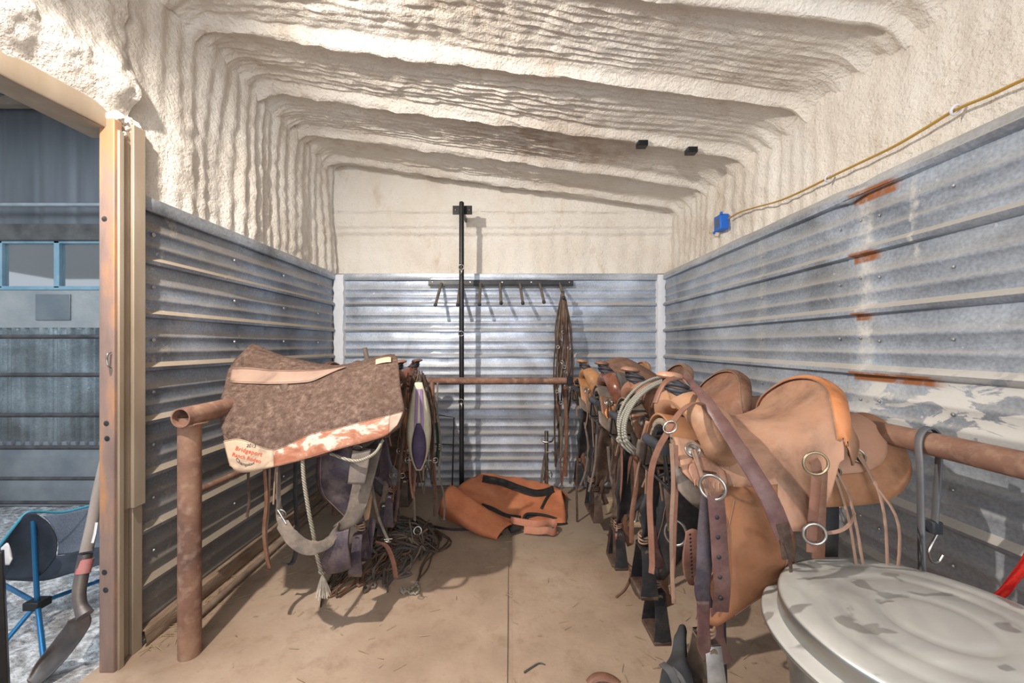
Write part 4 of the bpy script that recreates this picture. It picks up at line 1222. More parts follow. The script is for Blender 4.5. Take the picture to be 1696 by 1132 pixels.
# heap of reins and cords on the floor
rt = random.Random(21)
REIN = [LT_DARK, ROPE_DARK, LT_DARK, ROPE_BLACK, ROPE_DARK, LT_GREY]
cx, cy = -.70, 2.56
TONE = {LT_DARK.name: 'dark brown', ROPE_DARK.name: 'dirty brown', ROPE_BLACK.name: 'blackish', LT_GREY.name: 'dusty grey', LT_BROWN.name: 'mid brown'}
def heap_label(k, x, y, mat, trail=False):
    kind = ('flat leather rein' if (k % 3 == 0) else 'round cord')
    if trail: return TONE[mat.name] + ' ' + kind + ' trailing ' + ('left towards the rope tassel' if x < -.85 else 'towards the camera, left of the knotted cord' if x < -.72 else 'towards the knotted cord') + ' from the heap'
    return TONE[mat.name] + ' ' + kind + ' curled at the ' + ('back' if y > cy else 'front') + ' ' + ('left' if x < cx else 'right') + ' of the floor heap'
for k in range(34):
    a0 = rt.uniform(0, 6.28); pts = []
    ra = rt.uniform(.08, .21); rb = rt.uniform(.07, .20); ox = cx + rt.gauss(0, .06); oy = cy + rt.gauss(0, .10)
    lay = rt.random()
    n = rt.randrange(16, 30); turns = rt.uniform(1.1, 2.6)
    for i in range(n):
        e = i / n; a = a0 + turns * 6.283 * e
        x = ox + ra * math.cos(a) + rt.gauss(0, .020); y = oy + rb * math.sin(a) + rt.gauss(0, .022)
        dd = ((x - cx) / .24) ** 2 + ((y - cy) / .26) ** 2
        hmax = .17 * max(.06, 1 - dd)
        pts.append(V(x, y, max(.012, hmax * (lay * .85 + .15) + rt.gauss(0, .010))))
    mat = REIN[k % 6]
    p_ = cr(pts, 4)
    if k % 3 == 0: mb = MB().ribbon(p_, .014, .005, (.1, .2, 1))
    else: mb = MB().tube(p_, .0055 if k % 2 else .007, 7)
    single(mb, 'leather_rein', mat, heap_label(k, ox, oy, mat), 'rein', 'reins and cords heaped on the floor')
for k in range(22):      # longer runs trailing towards the camera
    x0 = rt.uniform(-.95, -.50); y0 = rt.uniform(2.42, 2.7)
    x1 = rt.uniform(-1.02, -.62) ; y1 = rt.uniform(2.02, 2.25)
    if k < 6: x1 = rt.uniform(-1.0, -.88); y1 = rt.uniform(1.96, 2.12)
    pts = [V(x0, y0, rt.uniform(.03, .14))]
    for i in range(1, 7):
        e = i / 7
        pts.append(V(x0 + (x1 - x0) * e + rt.gauss(0, .022), y0 + (y1 - y0) * e + rt.gauss(0, .02), max(.008, .09 * (1 - e) ** 2 + .01 * rt.random())))
    pts.append(V(x1, y1, .008))
    for i in range(1, 6):
        e = i / 6; sx = .05 if k % 2 else -.05
        pts.append(V(x1 + sx * math.sin(e * 3.1), y1 + (y0 - y1) * e * .8 + rt.gauss(0, .012), .010 + .008 * rt.random() + .06 * e * e))
    tm = rt.choice([LT_DARK, LT_GREY, ROPE_DARK, LT_BROWN])
    single(MB().tube(cr(pts, 4), rt.choice([.0055, .0065, .008]), 7) if k % 3 else MB().ribbon(cr(pts, 4), .016, .005, (.1, .2, 1)), 'leather_rein', tm, heap_label(k, x1, y1, tm, True), 'rein', 'reins trailing from the heap')
single(MB().ring(V(-.585, 2.50, .125), .024, .005, (.4, -.9, .4), 20), 'bit_ring', CHROME, 'bright steel ring lying on the heap of reins', 'ring')
# twin cord ending in a knot, on the floor
q1 = cr([PF(722, 880), PF(727, 900), PF(722, 915), PF(703, 935), PF(694, 960), PF(691, 970)], 6)
q2 = cr([PF(716, 885), PF(722, 905), PF(716, 922), PF(708, 945), PF(694, 962), PF(691, 972)], 6)
q3 = cr([PF(717, 880), PF(715, 910), PF(698, 940), PF(695, 955), PF(690, 970)], 6)
lift = lambda q, z=.006: [V(p.x, p.y, z) for p in q]
kn = MB(); kb = [PF(691, 968), PF(683, 978), PF(675, 982), PF(667, 985), PF(664, 979), PF(672, 982), PF(682, 987), PF(692, 985), PF(694, 978), PF(690, 972)]
kn.tube([V(p.x, p.y, .010 + .005 * math.sin(i * 2.1)) for i, p in enumerate(cr(kb, 4))], .0075, 8)
comp('knotted_cord', 'twin dark cord ending in a pale frayed knot on the floor', 'cord', tuple(PF(700, 940)), [('cord', MB().tube(lift(q1), .0042, 7).tube(lift(q2, .009), .0042, 7).tube(lift(q3, .012), .0035, 7), ROPE_DARK, {}), ('knot', kn, ROPE_PALE, {})])
q = lift(cr([PF(700, 868), PF(725, 876), PF(755, 880), PF(790, 878)], 6), .008)
single(MB().ribbon(q, .018, .006, (0, 0, 1)), 'leather_strap', LT_BLACK, 'black strap running over the floor from the heap to the orange bag', 'strap')

# ------------------------------------------------------------------ tall black pole with bracket
def bp(px, py, z): return P(px, py, z)
pz = 3.29
px_ = (764.5 - 845) / F * pz
pole = thing('tall_black_pole', 'tall black steel pole with eye rings standing before the back wall', 'pole', (px_, pz, 0))
MB().tube([V(0, 0, -.002), V(0, 0, 2.48)], .0205, 24).build('shaft', BLACKP, pole)
MB().lathe([(.0205, 2.48), (.019, 2.488), (.012, 2.494), (.0001, 2.497)], (0, 0, 0), 24).build('cap', BLACKP, pole)
MB().box((-.082, .052, 2.405), (.082, .060, 2.480)).build('bracket_plate', BLACKP, pole, bevel=.002)
MB().box((-.012, 0, 2.41), (.012, .056, 2.47)).build('bracket_stub', BLACKP, pole)
MB().box((-.010, .060, 2.425), (.010, .36, 2.455)).build('bracket_arm', BLACKP, pole)
for x in (-.06, .06): MB().lathe([(.0001, .006), (.006, .005), (.009, .001), (.009, 0)], (x * .95, .052, 2.443), 12, (0, -1, 0)).build('bolt', CHROME, pole)
for i, py in enumerate((444, 553, 665)):
    z = H - (py - 572) / F * pz
    o = MB().ring((0, -.026, z), .021, .0035, (0, 1, .15), 22).build('eye_ring', CHROME, pole)
    if i != 1: MB().tube(cr([V(0, -.028, z - .012), V(.004, -.036, z - .035), V(-.002, -.03, z - .06)], 4), .008, 8).build('snap', CHROME, o)
# ------------------------------------------------------------------ hook rack with bridles
HS = mat_noise('worn_hook_paint', (.13, .11, .10), (.22, .19, .17), 14, .5, .4, .1)
hk = thing('hook_rack', 'black wall bar with seven sloping hooks on the back wall', 'hook rack', (0, 3.60, 1.87))
def hkp(mb, n, m, par=None, **k):
    o = mb.build(n, m, None, **k); o.parent = par or hk
    if not par: o.matrix_parent_inverse = Matrix.Translation((0, -3.60, -1.87))
    return o
yb = 3.585
a = P(709.5, 468, yb); b = P(949.5, 468, yb)
ba = hkp(MB().box((a.x, yb - .006, a.z - .022), (b.x, yb + .03, a.z + .016)), 'wall_bar', BLACKP, bevel=.002)
hkp(MB().box((a.x, yb - .012, a.z - .034), (b.x, yb - .004, a.z - .024)), 'wall_bar', BLACKP, bevel=.002)
for x in (716, 779, 832, 880, 943): hkp(MB().lathe([(.0001, .004), (.006, .003), (.007, 0)], P(x, 467.5, yb - .006), 10, (0, -1, 0)), 'bolt', CHROME)
tips = [(731, 721, 506), (762, 758, 506), (796, 794, 505), (828, 830, 503), (861, 866, 503), (894, 901, 501), (927, 934, 494)]
for bx, tx, ty in tips:
    B = P(bx, 470, yb - .008); T = P(tx, ty, 3.33)
    ho = hkp(MB().tube(cr([B, B.lerp(T, .5), T], 4), .0125, 14), 'hook', HS)
    MB().lathe([(.0001, .012), (.009, .010), (.015, .003), (.0155, -.010), (.012, -.012)], T, 14, tuple((T - B).normalized())).build('end_cap', RUBBER, ho)
rt = random.Random(8)
for k, (xa, xb, yt, ybm, mat, lab) in enumerate([(932, 921, 482, 770, LT_DARK, 'dark bridle on the last hook, hanging at the left of the bundle'), (933, 931, 484, 800, LT_BROWN, 'brown bridle on the last hook, hanging in the middle of the bundle'),
                                           (936, 940, 496, 690, LT_DARK, 'short dark bridle on the last hook, hanging at the right of the bundle'), (931, 925, 486, 640, LT_GREY, 'grey knotted halter hanging on the last hook')]):
    A = P(xa, yt, 3.38); B = P(xb, ybm, 3.36)
    s1 = MB().ribbon(loop_strap(A, B, .01, .030 + .010 * k % .03, .015, rt), .020, .005, (.6, -1, 0))
    s2 = MB().tube(loop_strap(A, A.lerp(B, .78), .01, .045, .018, rt), .0065, 7)
    s3 = MB().ribbon(loop_strap(A, A.lerp(B, .5), .01, .018, .02, rt), .016, .004, (.6, -1, 0))
    bt = MB()
    for q in range(3):
        c = A.lerp(B, .42 + .16 * q) + V(.02 * (-1) ** q, -.02, 0); bt.ring(c, .013, .003, (.2 * q, 1, 0), 16)
    comp('bridle', lab, 'bridle', tuple(A.lerp(B, .5)), [('headstall', s1, mat, {}), ('rein', s2, LT_DARK, {}), ('cheek_strap', s3, mat, {}), ('bit', bt, CHROME, {})])
for k, (x, y0, y1, w, mat) in enumerate([(936, 640, 790, .030, LT_BROWN), (928, 690, 760, .026, LT_GREY)]):
    single(MB().ribbon(cr([P(x, y0, 3.28), P(x + 2, (y0 + y1) / 2, 3.26), P(x + 1, y1, 3.28)], 6), w, .006, (1, -.3, 0)), 'hanging_strap', mat, ('brown strap hanging below the back rail beside the amber saddle', 'short grey strap hanging below the back rail among the bridles')[k], 'strap')

# ------------------------------------------------------------------ orange canvas bag
def canvas():
    m = base_mat('orange_canvas', (.45, .15, .06), .8, 0, .25); t = NT(m)
    c = t.ramp(t.noise(4, 7, rough=.65), [(.3, (.40, .135, .065)), (.5, (.54, .19, .09)), (.7, (.64, .26, .135))])
    t.color(c); t.bump(t.noise(7, 5), .3, .02); t.bump(t.noise(160, 3), .3, .002); return m
CANVAS = canvas()
NYL = mat_noise('black_nylon', (.012, .011, .011), (.035, .03, .028), 30, .75, 0, .3, 120)
def fl0(px, py): return PF(px, py, .004)
rows = [
    [V(-.27, 3.50, .0), V(-.05, 3.50, .0), V(.20, 3.48, .0), V(.40, 3.42, .0), V(.47, 3.32, 0)],
    [V(-.27, 3.46, .14), V(-.05, 3.46, .13), V(.20, 3.44, .10), V(.38, 3.36, .09), V(.47, 3.26, .05)],
    [P(798, 785, 3.42), P(830, 789, 3.42), P(868, 797, 3.38), P(905, 808, 3.32), P(930, 815, 3.22)],
    [P(778, 795, 3.22), P(815, 804, 3.2), P(860, 817, 3.18), P(903, 826, 3.16), P(934, 832, 3.12)],
    [P(760, 806, 3.08), P(805, 824, 3.02), P(850, 842, 2.98), P(895, 852, 2.98), P(937, 850, 2.99)],
    [P(762, 815, 2.98), P(800, 836, 2.92), P(840, 855, 2.87), P(885, 862, 2.86), P(937, 864, 2.89)],
    [P(775, 836, 2.93), P(805, 850, 2.88), P(842, 866, 2.83), P(885, 868, 2.83), P(936, 869, 2.87)]]
g = surf(rows, 7, 6)
for r in g:
    for p in r: p.z = max(.006, p.z + .014 * nz(p.x, p.y, 0, 7) + .006 * nz(p.x, p.y, 4, 17))
flap_rows = [
    [P(762, 812, 2.97), P(785, 833, 2.93), P(812, 852, 2.86), P(848, 872, 2.76)],
    [P(746, 806, 2.92), P(772, 823, 2.86), P(805, 845, 2.79), P(846, 870, 2.73)],
    [P(736, 818, 2.86), P(765, 842, 2.79), P(797, 862, 2.72), P(836, 876, 2.67)],
    [P(730, 836, 2.84), P(760, 858, 2.75), P(792, 877, 2.67), P(826, 888, 2.62)],
    [PF(728, 853, .01), PF(760, 868, .01), PF(792, 884, .01), PF(824, 893, .01)],
    [PF(745, 850, .008), PF(775, 862, .008), PF(802, 876, .008), PF(832, 886, .008)]]
fg = surf(flap_rows, 8, 6)
rim_pts = [r[-1] for r in fg]
str1 = cr([P(797, 797, 3.33), P(830, 803, 3.30), P(862, 816, 3.2), P(885, 821, 3.15), P(905, 818, 3.17), P(915, 812, 3.22)], 6)
from mathutils.bvhtree import BVHTree
gm_ = MB().grid(g); BV = BVHTree.FromPolygons([Vector(v) for v in gm_.v], gm_.f)
def onbag(px, py, off=.008):
    d = Vector(((px - 845) / F, 1, -(py - 572) / F)).normalized()
    loc, nrm, idx, dist = BV.ray_cast(Vector((0, 0, H)), d)
    if loc is None:
        loc, nrm, idx, dist = BV.find_nearest(P(px, py, 3.05))
    if nrm.dot(d) > 0: nrm = -nrm
    return loc + nrm * off
def strap_on(pts, w):
    q = cr([V(x, y, 0) for x, y in pts], 5); gg = []
    for i, p in enumerate(q):
        tg = (q[min(len(q) - 1, i + 1)] - q[max(0, i - 1)]).normalized(); n_ = V(-tg.y, tg.x, 0)
        gg.append([onbag(p.x + n_.x * e * w, p.y + n_.y * e * w, .011) for e in (-1, -.5, 0, .5, 1)])
    return MB().grid(gg)
mouth = cr([P(868, 858, 2.86), P(876, 852, 2.90), P(905, 855, 2.92), P(934, 866, 2.89), P(936, 870, 2.87), P(905, 868, 2.84), P(872, 863, 2.83)], 5, True)
loop = cr([P(846, 862, 2.80), P(868, 866, 2.74), P(893, 869, 2.72), P(914, 866, 2.76), P(922, 874, 2.72), P(917, 882, 2.68), P(905, 879, 2.68), P(890, 880, 2.69), P(868, 878, 2.72)], 5)
bag, bo = comp('canvas_bag', 'folded orange canvas bag with black stripes lying on the floor', 'bag', (.02, 3.1, 0), [
    ('body', MB().grid(g), CANVAS, {'solid': .010, 'offset': 0}), ('side_flap', MB().grid(fg), CANVAS, {'solid': .008}),
    ('stripe', strap_on([(799, 795), (830, 801), (858, 811), (884, 819), (905, 817), (917, 812)], 5.6), NYL, {'solid': .004, 'offset': 0}),
    ('stripe', strap_on([(915, 815), (905, 828), (896, 845)], 2.2), NYL, {'solid': .004, 'offset': 0}),
    ('stripe', strap_on([(797, 838), (815, 845), (838, 856), (862, 860)], 2.6), NYL, {'solid': .004, 'offset': 0}),
    ('mouth_binding', MB().tube(mouth, .012, 8, closed=True), NYL, {}),
    ('handle', MB().ribbon(loop, .045, .004, (0, .35, 1)), leather('worn_orange_webbing', (.46, .19, .12), .3, .8), {}),
    ('flap_lining', MB().grid([[p.lerp(sum(rim_pts, Vector()) / len(rim_pts), q) + V(-.01 * q * 2, 0, 0) for q in (0, .5, .98)] for p in rim_pts]), NYL, {}),
    ('buckle', MB().obox(P(852, 876, 2.73), (.035, .02, 0), (-.01, .03, 0), (0, 0, .012)), NYL, {'bevel': .004})])
# dark interior behind the mouth
o = MB().add([tuple(p) for p in mouth] + [tuple(sum(mouth, Vector()) / len(mouth) + V(0, .05, .004))], [(i, (i + 1) % len(mouth), len(mouth)) for i in range(len(mouth))]).build('lining', NYL, None)
o.parent = bag; o.matrix_parent_inverse = Matrix.Translation(-bag.location)

# ------------------------------------------------------------------ steel lever stand by the back wall
z = 3.42
sp = [('upright', MB().tube([P(905, 714, z), P(905, 806, z)], .017, 16), CHROME, {}),
      ('yoke', MB().tube(cr([P(897, 727, z), P(900, 732, z - .02), P(907, 733, z - .03), P(914, 731, z - .02), P(916, 725, z)], 5), .008, 8), CHROME, {}),
      ('lever', MB().ribbon(cr([P(903, 752, z - .03), P(899, 778, z - .04), P(896, 802, z - .05)], 5), .022, .008, (1, 0, 0)), LT_GREY, {}),
      ('lever', MB().ribbon(cr([P(908, 760, z - .03), P(903, 782, z - .04), P(901, 796, z - .04)], 5), .014, .008, (1, 0, 0)), LT_DARK, {}),
      ('knob', MB().tube([P(905, 749, z - .02), P(913, 750, z - .04)], .006, 8), CHROME, {}),
      ('hook', MB().ring(P(911, 787, z - .03), .026, .006, (0, 1, 0), 18, .6), CHROME, {}),
      ('foot', MB().box((P(905, 0, z).x - .05, z - .05, 0), (P(905, 0, z).x + .05, z + .05, .012)), CHROME, {'bevel': .003})]
comp('lever_stand', 'small steel stand with levers against the back wall behind the orange bag', 'stand', (P(905, 0, z).x, z, 0), sp)
# wooden blocks
BW = mat_noise('pale_wood_block', (.42, .30, .19), (.58, .45, .31), 5, .8, 0, .3, 30, .003, stretch=(1, 1, 8))
m = MB().box((.755, 3.06, .0), (.84, 3.12, .10))
for (x, zz) in ((.79, .03), (.79, .05), (.79, .07), (.81, .04)): pass
comp('wooden_block', 'small drilled block of wood standing under the amber saddle', 'block', (.80, 3.09, 0), [('block', m, BW, {'bevel': .004}), ('peg_hole', MB().lathe([(.0001, .001), (.005, .001)], (.795, 3.0595, .05), 10, (0, -1, 0)), LT_DARK, {}), ('peg_hole', MB().lathe([(.0001, .001), (.005, .001)], (.795, 3.0595, .07), 10, (0, -1, 0)), LT_DARK, {})])
comp('stirrup_block', 'pale wooden stirrup resting near the floor below the rope coil', 'stirrup', (.66, 2.3, .1), [('side', MB().tube(cr([P(1037, 800, 2.3), P(1033, 840, 2.3), P(1040, 865, 2.3), P(1052, 862, 2.3), P(1056, 830, 2.3), P(1052, 800, 2.3)], 5), .015, 10, flat=.6), CHROME, {}), ('tread', MB().box((P(1042, 0, 2.3).x, 2.26, .255), (P(1056, 0, 2.3).x + .01, 2.34, .275)), BW, {'bevel': .004})])

# ------------------------------------------------------------------ tack on the right row
# grey lariat coil over the second saddle's horn
lt = MB(); c = V(.585, 1.62, 1.02)
parts = []
for k in range(6):
    pts = []
    for i in range(40):
        a = i / 40 * 6.283
        rx = .175 + .010 * math.sin(k * 2.3); rz = .115 + .008 * math.cos(k * 1.7)
        tilt = .60
        u = rx * math.cos(a); v = rz * math.sin(a)
        pts.append(c + V(u * math.cos(tilt) - v * math.sin(tilt) + .006 * math.sin(k * 1.9), -.02 - .012 * k + .05 * math.cos(a), u * math.sin(tilt) + v * math.cos(tilt) + .007 * math.cos(k * 2.7)))
    lt.tube(pts, .0065, 8, closed=True)
comp('lariat_rope', 'stiff grey lariat rope in a big coil hung behind the nearest saddle horn', 'rope', tuple(c),
     [('coil', lt, ROPE_LARIAT, {}), ('honda_knot', MB().tube(cr([c + V(-.15, -.08, -.10), c + V(-.165, -.09, -.085), c + V(-.150, -.10, -.07), c + V(-.13, -.10, -.08)], 4), .011, 8), ROPE_PALE, {}), ('tie_strap', MB().ribbon(cr([c + V(.02, -.10, .14), c + V(-.02, -.12, .10), c + V(-.035, -.10, .04)], 5), .022, .004, (1, 0, .3)), LT_RED, {})])
dk = MB()
for k in range(3):
    pts = [V(.60, 1.60, 1.0) + V(.15 * math.cos(i / 30 * 6.283), .02 * k, .11 * math.sin(i / 30 * 6.283) - .03) for i in range(30)]
    dk.tube(pts, .006, 8, closed=True)
single(dk, 'dark_rope_coil', ROPE_DARK, 'thin dark rope coil hanging behind the grey lariat', 'rope')
# breast collar strap laid across the near saddle
bc = cr([P(1134, 622, 1.26), P(1150, 640, 1.20), P(1172, 668, 1.12), P(1205, 715, 1.05), P(1243, 775, .995), P(1273, 825, .965), P(1292, 870, .955), P(1300, 890, .955)], 7)
tip_ = cr([P(1296, 868, .95), P(1302, 900, .955), P(1306, 925, .96)], 5)
sd = [Vector((.9, 0, .45)), Vector((.85, .1, .5)), Vector((.8, .1, .55)), Vector((.8, .1, .5)), Vector((.9, 0, .3)), Vector((1, 0, .2))]
comp('breast_collar', 'wide plum brown strap slung from the horn across the nearest saddle', 'breast collar', tuple(P(1205, 715, 1.05)),
     [('strap', MB().ribbon(bc, [.018, .024, .032, .036, .040, .042, .044, .044], .006, (.85, 0, .5)), LT_PLUM, {}),
      ('end_piece', MB().ribbon(tip_, .030, .006, (1, 0, .15)), LT_DARK, {}),
      ('thong', MB().ribbon(cr([P(1300, 900, .95), P(1308, 925, .955), P(1310, 948, .96)], 5), .008, .003, (1, 0, 0)), LT_DARK, {})])
# headstall rein hung round the fork
hs_ = cr([P(1085, 668, 1.12), P(1094, 645, 1.13), P(1104, 632, 1.14), P(1120, 626, 1.18)], 6)
rn = cr([P(1168, 672, 1.13), P(1150, 668, 1.10), P(1130, 680, 1.07), P(1116, 698, 1.05), P(1106, 716, 1.04), P(1090, 745, 1.05), P(1079, 780, 1.06), P(1076, 830, 1.08), P(1078, 880, 1.09), P(1080, 930, 1.10), P(1079, 950, 1.10)], 7)
comp('bridle_rein', 'long worn tan rein looped round the near fork and hanging to the left', 'rein', tuple(P(1080, 780, 1.05)),
     [('strap', MB().ribbon(rn, .016, .0045, (1, -.5, .1)), LT_RED, {}), ('loop', MB().ribbon(hs_, .020, .005, (0, 1, .3)), LT_RED, {}), ('keeper_ring', MB().ring(P(1110, 708, 1.035), .018, .0026, (.6, .4, -.6), 20), CHROME, {})])
# wide folded latigo with holes and its pointed end
zl = .985
la = cr([P(1166, 826, zl + .02), P(1180, 820, zl - .002), P(1198, 826, zl), P(1203, 870, zl), P(1204, 920, zl + .005), P(1206, 965, zl + .01), P(1203, 1008, zl + .02)], 6)
lap = MB().ribbon([P(1184, 821, zl), P(1186, 828, zl)] + cr([P(1186, 830, zl), P(1190, 880, zl), P(1193, 930, zl), P(1196, 970, zl), P(1193, 1013, zl + .01)], 6), .040, .005, (1, -.1, 0))
back_ = MB().ribbon(cr([P(1174, 822, zl + .02), P(1168, 880, zl + .025), P(1166, 940, zl + .02), P(1163, 980, zl + .02), P(1171, 1008, zl + .02)], 6), .038, .005, (1, -.1, 0))
pt_ = MB(); gg = []
for i, (y, w) in enumerate(((995, 10), (1015, 10), (1035, 9), (1055, 11), (1072, 11), (1083, 7), (1094, .6))):
    gg.append([P(1164 + w * q + i * .2, y, zl + .02) for q in (-1, -.5, 0, .5, 1)])
pt_.grid([r for r in surf(gg, 3, 3)])
holes = MB()
for k, y in enumerate((858, 891, 924, 957, 992)): holes.lathe([(.0001, .0012), (.0042, .0012), (.0055, 0)], P(1188 + k * 1.6, y, zl - .0035), 12, (0, -1, 0))
comp('latigo_strap', 'wide plum brown latigo strap with punched holes folded through a steel ring', 'strap', tuple(P(1185, 900, zl)),
     [('front_fold', lap, LT_PLUM, {}), ('back_fold', back_, leather('blue_black_strap', (.05, .04, .055), .2, .4), {}), ('pointed_end', pt_, LT_PLUM, {'solid': .005}), ('punched_holes', holes, LT_BLACK, {}),
      ('dee_ring', MB().ring(P(1180, 808, zl + .005), .030, .0040, (.9, 1, 0), 26), CHROME, {})])
# pink perforated strap, back cinch ring, and black cinch under the second saddle
g = surf([pr(1.32, [(1136, 880), (1147, 876), (1158, 880)]), pr(1.30, [(1130, 920), (1143, 918), (1157, 920)]), pr(1.30, [(1132, 950), (1144, 952), (1156, 950)]), pr(1.31, [(1140, 966), (1146, 968), (1152, 966)])], 5, 5)
hol = MB()
for k in range(12): hol.lathe([(.0001, .0012), (.0032, .0012), (.004, 0)], P(1143 + .3 * k, 886 + 6.3 * k, 1.285), 8, (0, -1, 0))
comp('perforated_strap', 'reddish stirrup leather end with a row of punched holes', 'strap', tuple(P(1145, 920, 1.3)), [('strap', MB().grid(g), leather('dusty_rose_leather', (.24, .11, .085), .3, .6), {'solid': .006}), ('punched_holes', hol, LT_BLACK, {})])
comp('cinch_ring', 'large steel cinch ring hanging below the second saddle', 'ring', tuple(P(1117, 880, 1.4)), [('ring', MB().ring(P(1119, 883, 1.40), .044, .005, (.5, 1, 0), 28, .8), CHROME, {}), ('ring_strap', MB().ribbon(cr([P(1106, 790, 1.38), P(1110, 840, 1.36), P(1114, 880, 1.36)], 5), .032, .005, (1, -.2, 0)), LT_DARK, {})])
g = surf([pr(1.78, [(1068, 872), (1085, 862), (1105, 858)]), pr(1.72, [(1066, 890), (1086, 884), (1106, 880)]), pr(1.70, [(1070, 912), (1088, 908), (1107, 900)]), pr(1.74, [(1078, 926), (1092, 928), (1106, 920)])], 6, 6)
single(MB().grid(g), 'black_cinch', NYL, 'black padded cinch bunched below the second saddle', 'cinch', solid=.05)
for k, (pts, z, w, mat, lab) in enumerate([
    ([(1112, 735), (1115, 800), (1112, 870), (1113, 940), (1116, 1000)], 1.10, .011, LT_PALE, 'pale saddle string hanging from the near front concho'),
    ([(1120, 738), (1121, 800), (1118, 870), (1116, 930), (1112, 985)], 1.12, .010, LT_RED, 'reddish saddle string beside the pale one'),
    ([(1028, 700), (1030, 780), (1026, 835), (1022, 872), (1021, 900), (1030, 925), (1044, 950), (1036, 975), (1020, 990)], 1.98, .011, LT_RED, 'thin tan strap hanging to the floor and curling at its end'),
    ([(1046, 740), (1036, 790), (1028, 840)], 2.0, .030, LT_BROWN, 'brown strap slanting down below the rope coil'),
    ([(1051, 745), (1054, 800), (1047, 850), (1046, 900)], 1.95, .022, LT_RED, 'reddish strap hanging straight below the rope coil'),
    ([(957, 755), (955, 800), (956, 865)], 2.9, .016, LT_DARK, 'dark strap hanging from the amber saddle nearly to the floor'),
    ([(968, 700), (974, 740), (970, 780), (961, 805)], 2.75, .014, LT_GREY, 'grey curved string hanging before the amber saddle'),
    ([(988, 720), (985, 770), (975, 815)], 2.4, .013, LT_GREY, 'grey string hanging before the saddle with the orange plate'),
    ([(1007, 740), (1012, 790), (1022, 830)], 2.2, .016, LT_GREY, 'grey strap hanging below the glossy brown fork')]):
    q = cr([P(x, y, z) for x, y in pts], 5)
    if k == 2: q = cr([P(x, y, z) for x, y in pts[:5]] + [PF(1030, 925, .004), PF(1044, 950, .004), PF(1036, 975, .004), PF(1020, 990, .004)], 5)
    for p_ in q: p_.z = max(p_.z, .004)
    single(MB().ribbon(q, w, .0035, (1, -.3, 0)), 'hanging_strap', mat, lab, 'strap')
# rear billets of the near saddle
zb = 1.02
bl1 = MB().ribbon(cr([P(1346, 762, zb), P(1352, 775, zb), P(1350, 820, zb), P(1345, 870, zb), P(1344, 915, zb)], 5), .024, .005, (1, -.2, 0))
bl2 = MB().ribbon(cr([P(1360, 780, zb + .02), P(1357, 850, zb + .015), P(1356, 890, zb + .01), P(1355, 925, zb + .02)], 5), .030, .006, (1, -.2, 0))
bl3 = MB().ribbon(cr([P(1378, 820, 1.12), P(1378, 870, 1.12), P(1376, 930, 1.12)], 5), .034, .006, (1, -.2, 0))
comp('flank_billets', 'pair of brown flank straps with steel rings hanging below the near cantle', 'strap', tuple(P(1350, 850, zb)),
     [('billet', bl1, LT_RED, {}), ('billet', bl2, LT_BROWN, {}), ('billet', bl3, LT_BLACK, {}), ('ring', MB().ring(P(1351, 768, zb - .012), .028, .0035, (.2, 1, 0), 26), BRASS, {}), ('ring', MB().ring(P(1349, 885, zb - .01), .026, .004, (.2, 1, 0), 26), CHROME, {}),
      ('tie_string', MB().ribbon(cr([P(1366, 884, zb), P(1390, 880, 1.0), P(1408, 868, .99), P(1416, 850, .98)], 5), .009, .003, (.2, 0, 1)), LT_PALE, {})])
# blankets peeking out over the middle saddles
g = surf([pr(2.55, [(1000, 604), (1030, 597), (1060, 610), (1085, 625)]), pr(2.45, [(1000, 612), (1035, 606), (1065, 620), (1095, 640)]), pr(2.35, [(1004, 622), (1035, 624), (1065, 640), (1095, 655)])], 6, 6)
single(MB().grid(g), 'saddle_blanket', leather('brown_blanket', (.20, .105, .07), .25, .9), 'brown edged blanket folded over the third saddle', 'blanket', solid=.02)
g = surf([pr(2.1, [(1020, 622), (1050, 628), (1080, 642), (1100, 655)]), pr(2.02, [(1024, 632), (1052, 640), (1082, 655), (1100, 668)]), pr(2.0, [(1030, 650), (1052, 658), (1078, 668), (1098, 680)])], 6, 6)
single(MB().grid(g), 'saddle_blanket', mat_noise('charcoal_felt', (.05, .045, .042), (.10, .09, .08), 30, .98, 0, .5, 90), 'charcoal felt blanket edge behind the rope coil', 'blanket', solid=.02)
# rubber tie-down with an S hook over the right rail
b = [P(1533, 940, 1.02), P(1537, 880, 1.02), P(1541, 830, 1.02), P(1544, 780, 1.03), P(1550, 750, 1.04), P(1562, 731, 1.055), P(1580, 725, 1.075), P(1596, 728, 1.11), P(1604, 740, 1.15), P(1606, 780, 1.14), P(1609, 830, 1.13), P(1610, 880, 1.125)]
b = [V(p.x, p.y, p.z) for p in b]
hx = XRR; yy = 1.06
tie = cr([V(hx - .045, yy - .02, .62), V(hx - .044, yy - .015, .80), V(hx - .042, yy - .01, .97), V(hx - .036, yy, 1.04), V(hx - .018, yy + .004, 1.071), V(hx + .010, yy + .008, 1.074), V(hx + .034, yy + .012, 1.045), V(hx + .036, yy + .016, .98), V(hx + .034, yy + .02, .88), V(hx + .030, yy + .022, .80)], 6)
hookc = V(hx + .030, yy + .022, .785)
ho = cr([hookc + V(-.006, 0, .020), hookc + V(.004, -.004, .024), hookc + V(.006, -.004, .005), hookc + V(-.006, 0, -.03), hookc + V(-.016, 0, -.055), hookc + V(-.006, 0, -.078), hookc + V(.012, 0, -.078), hookc + V(.024, 0, -.060)], 5)
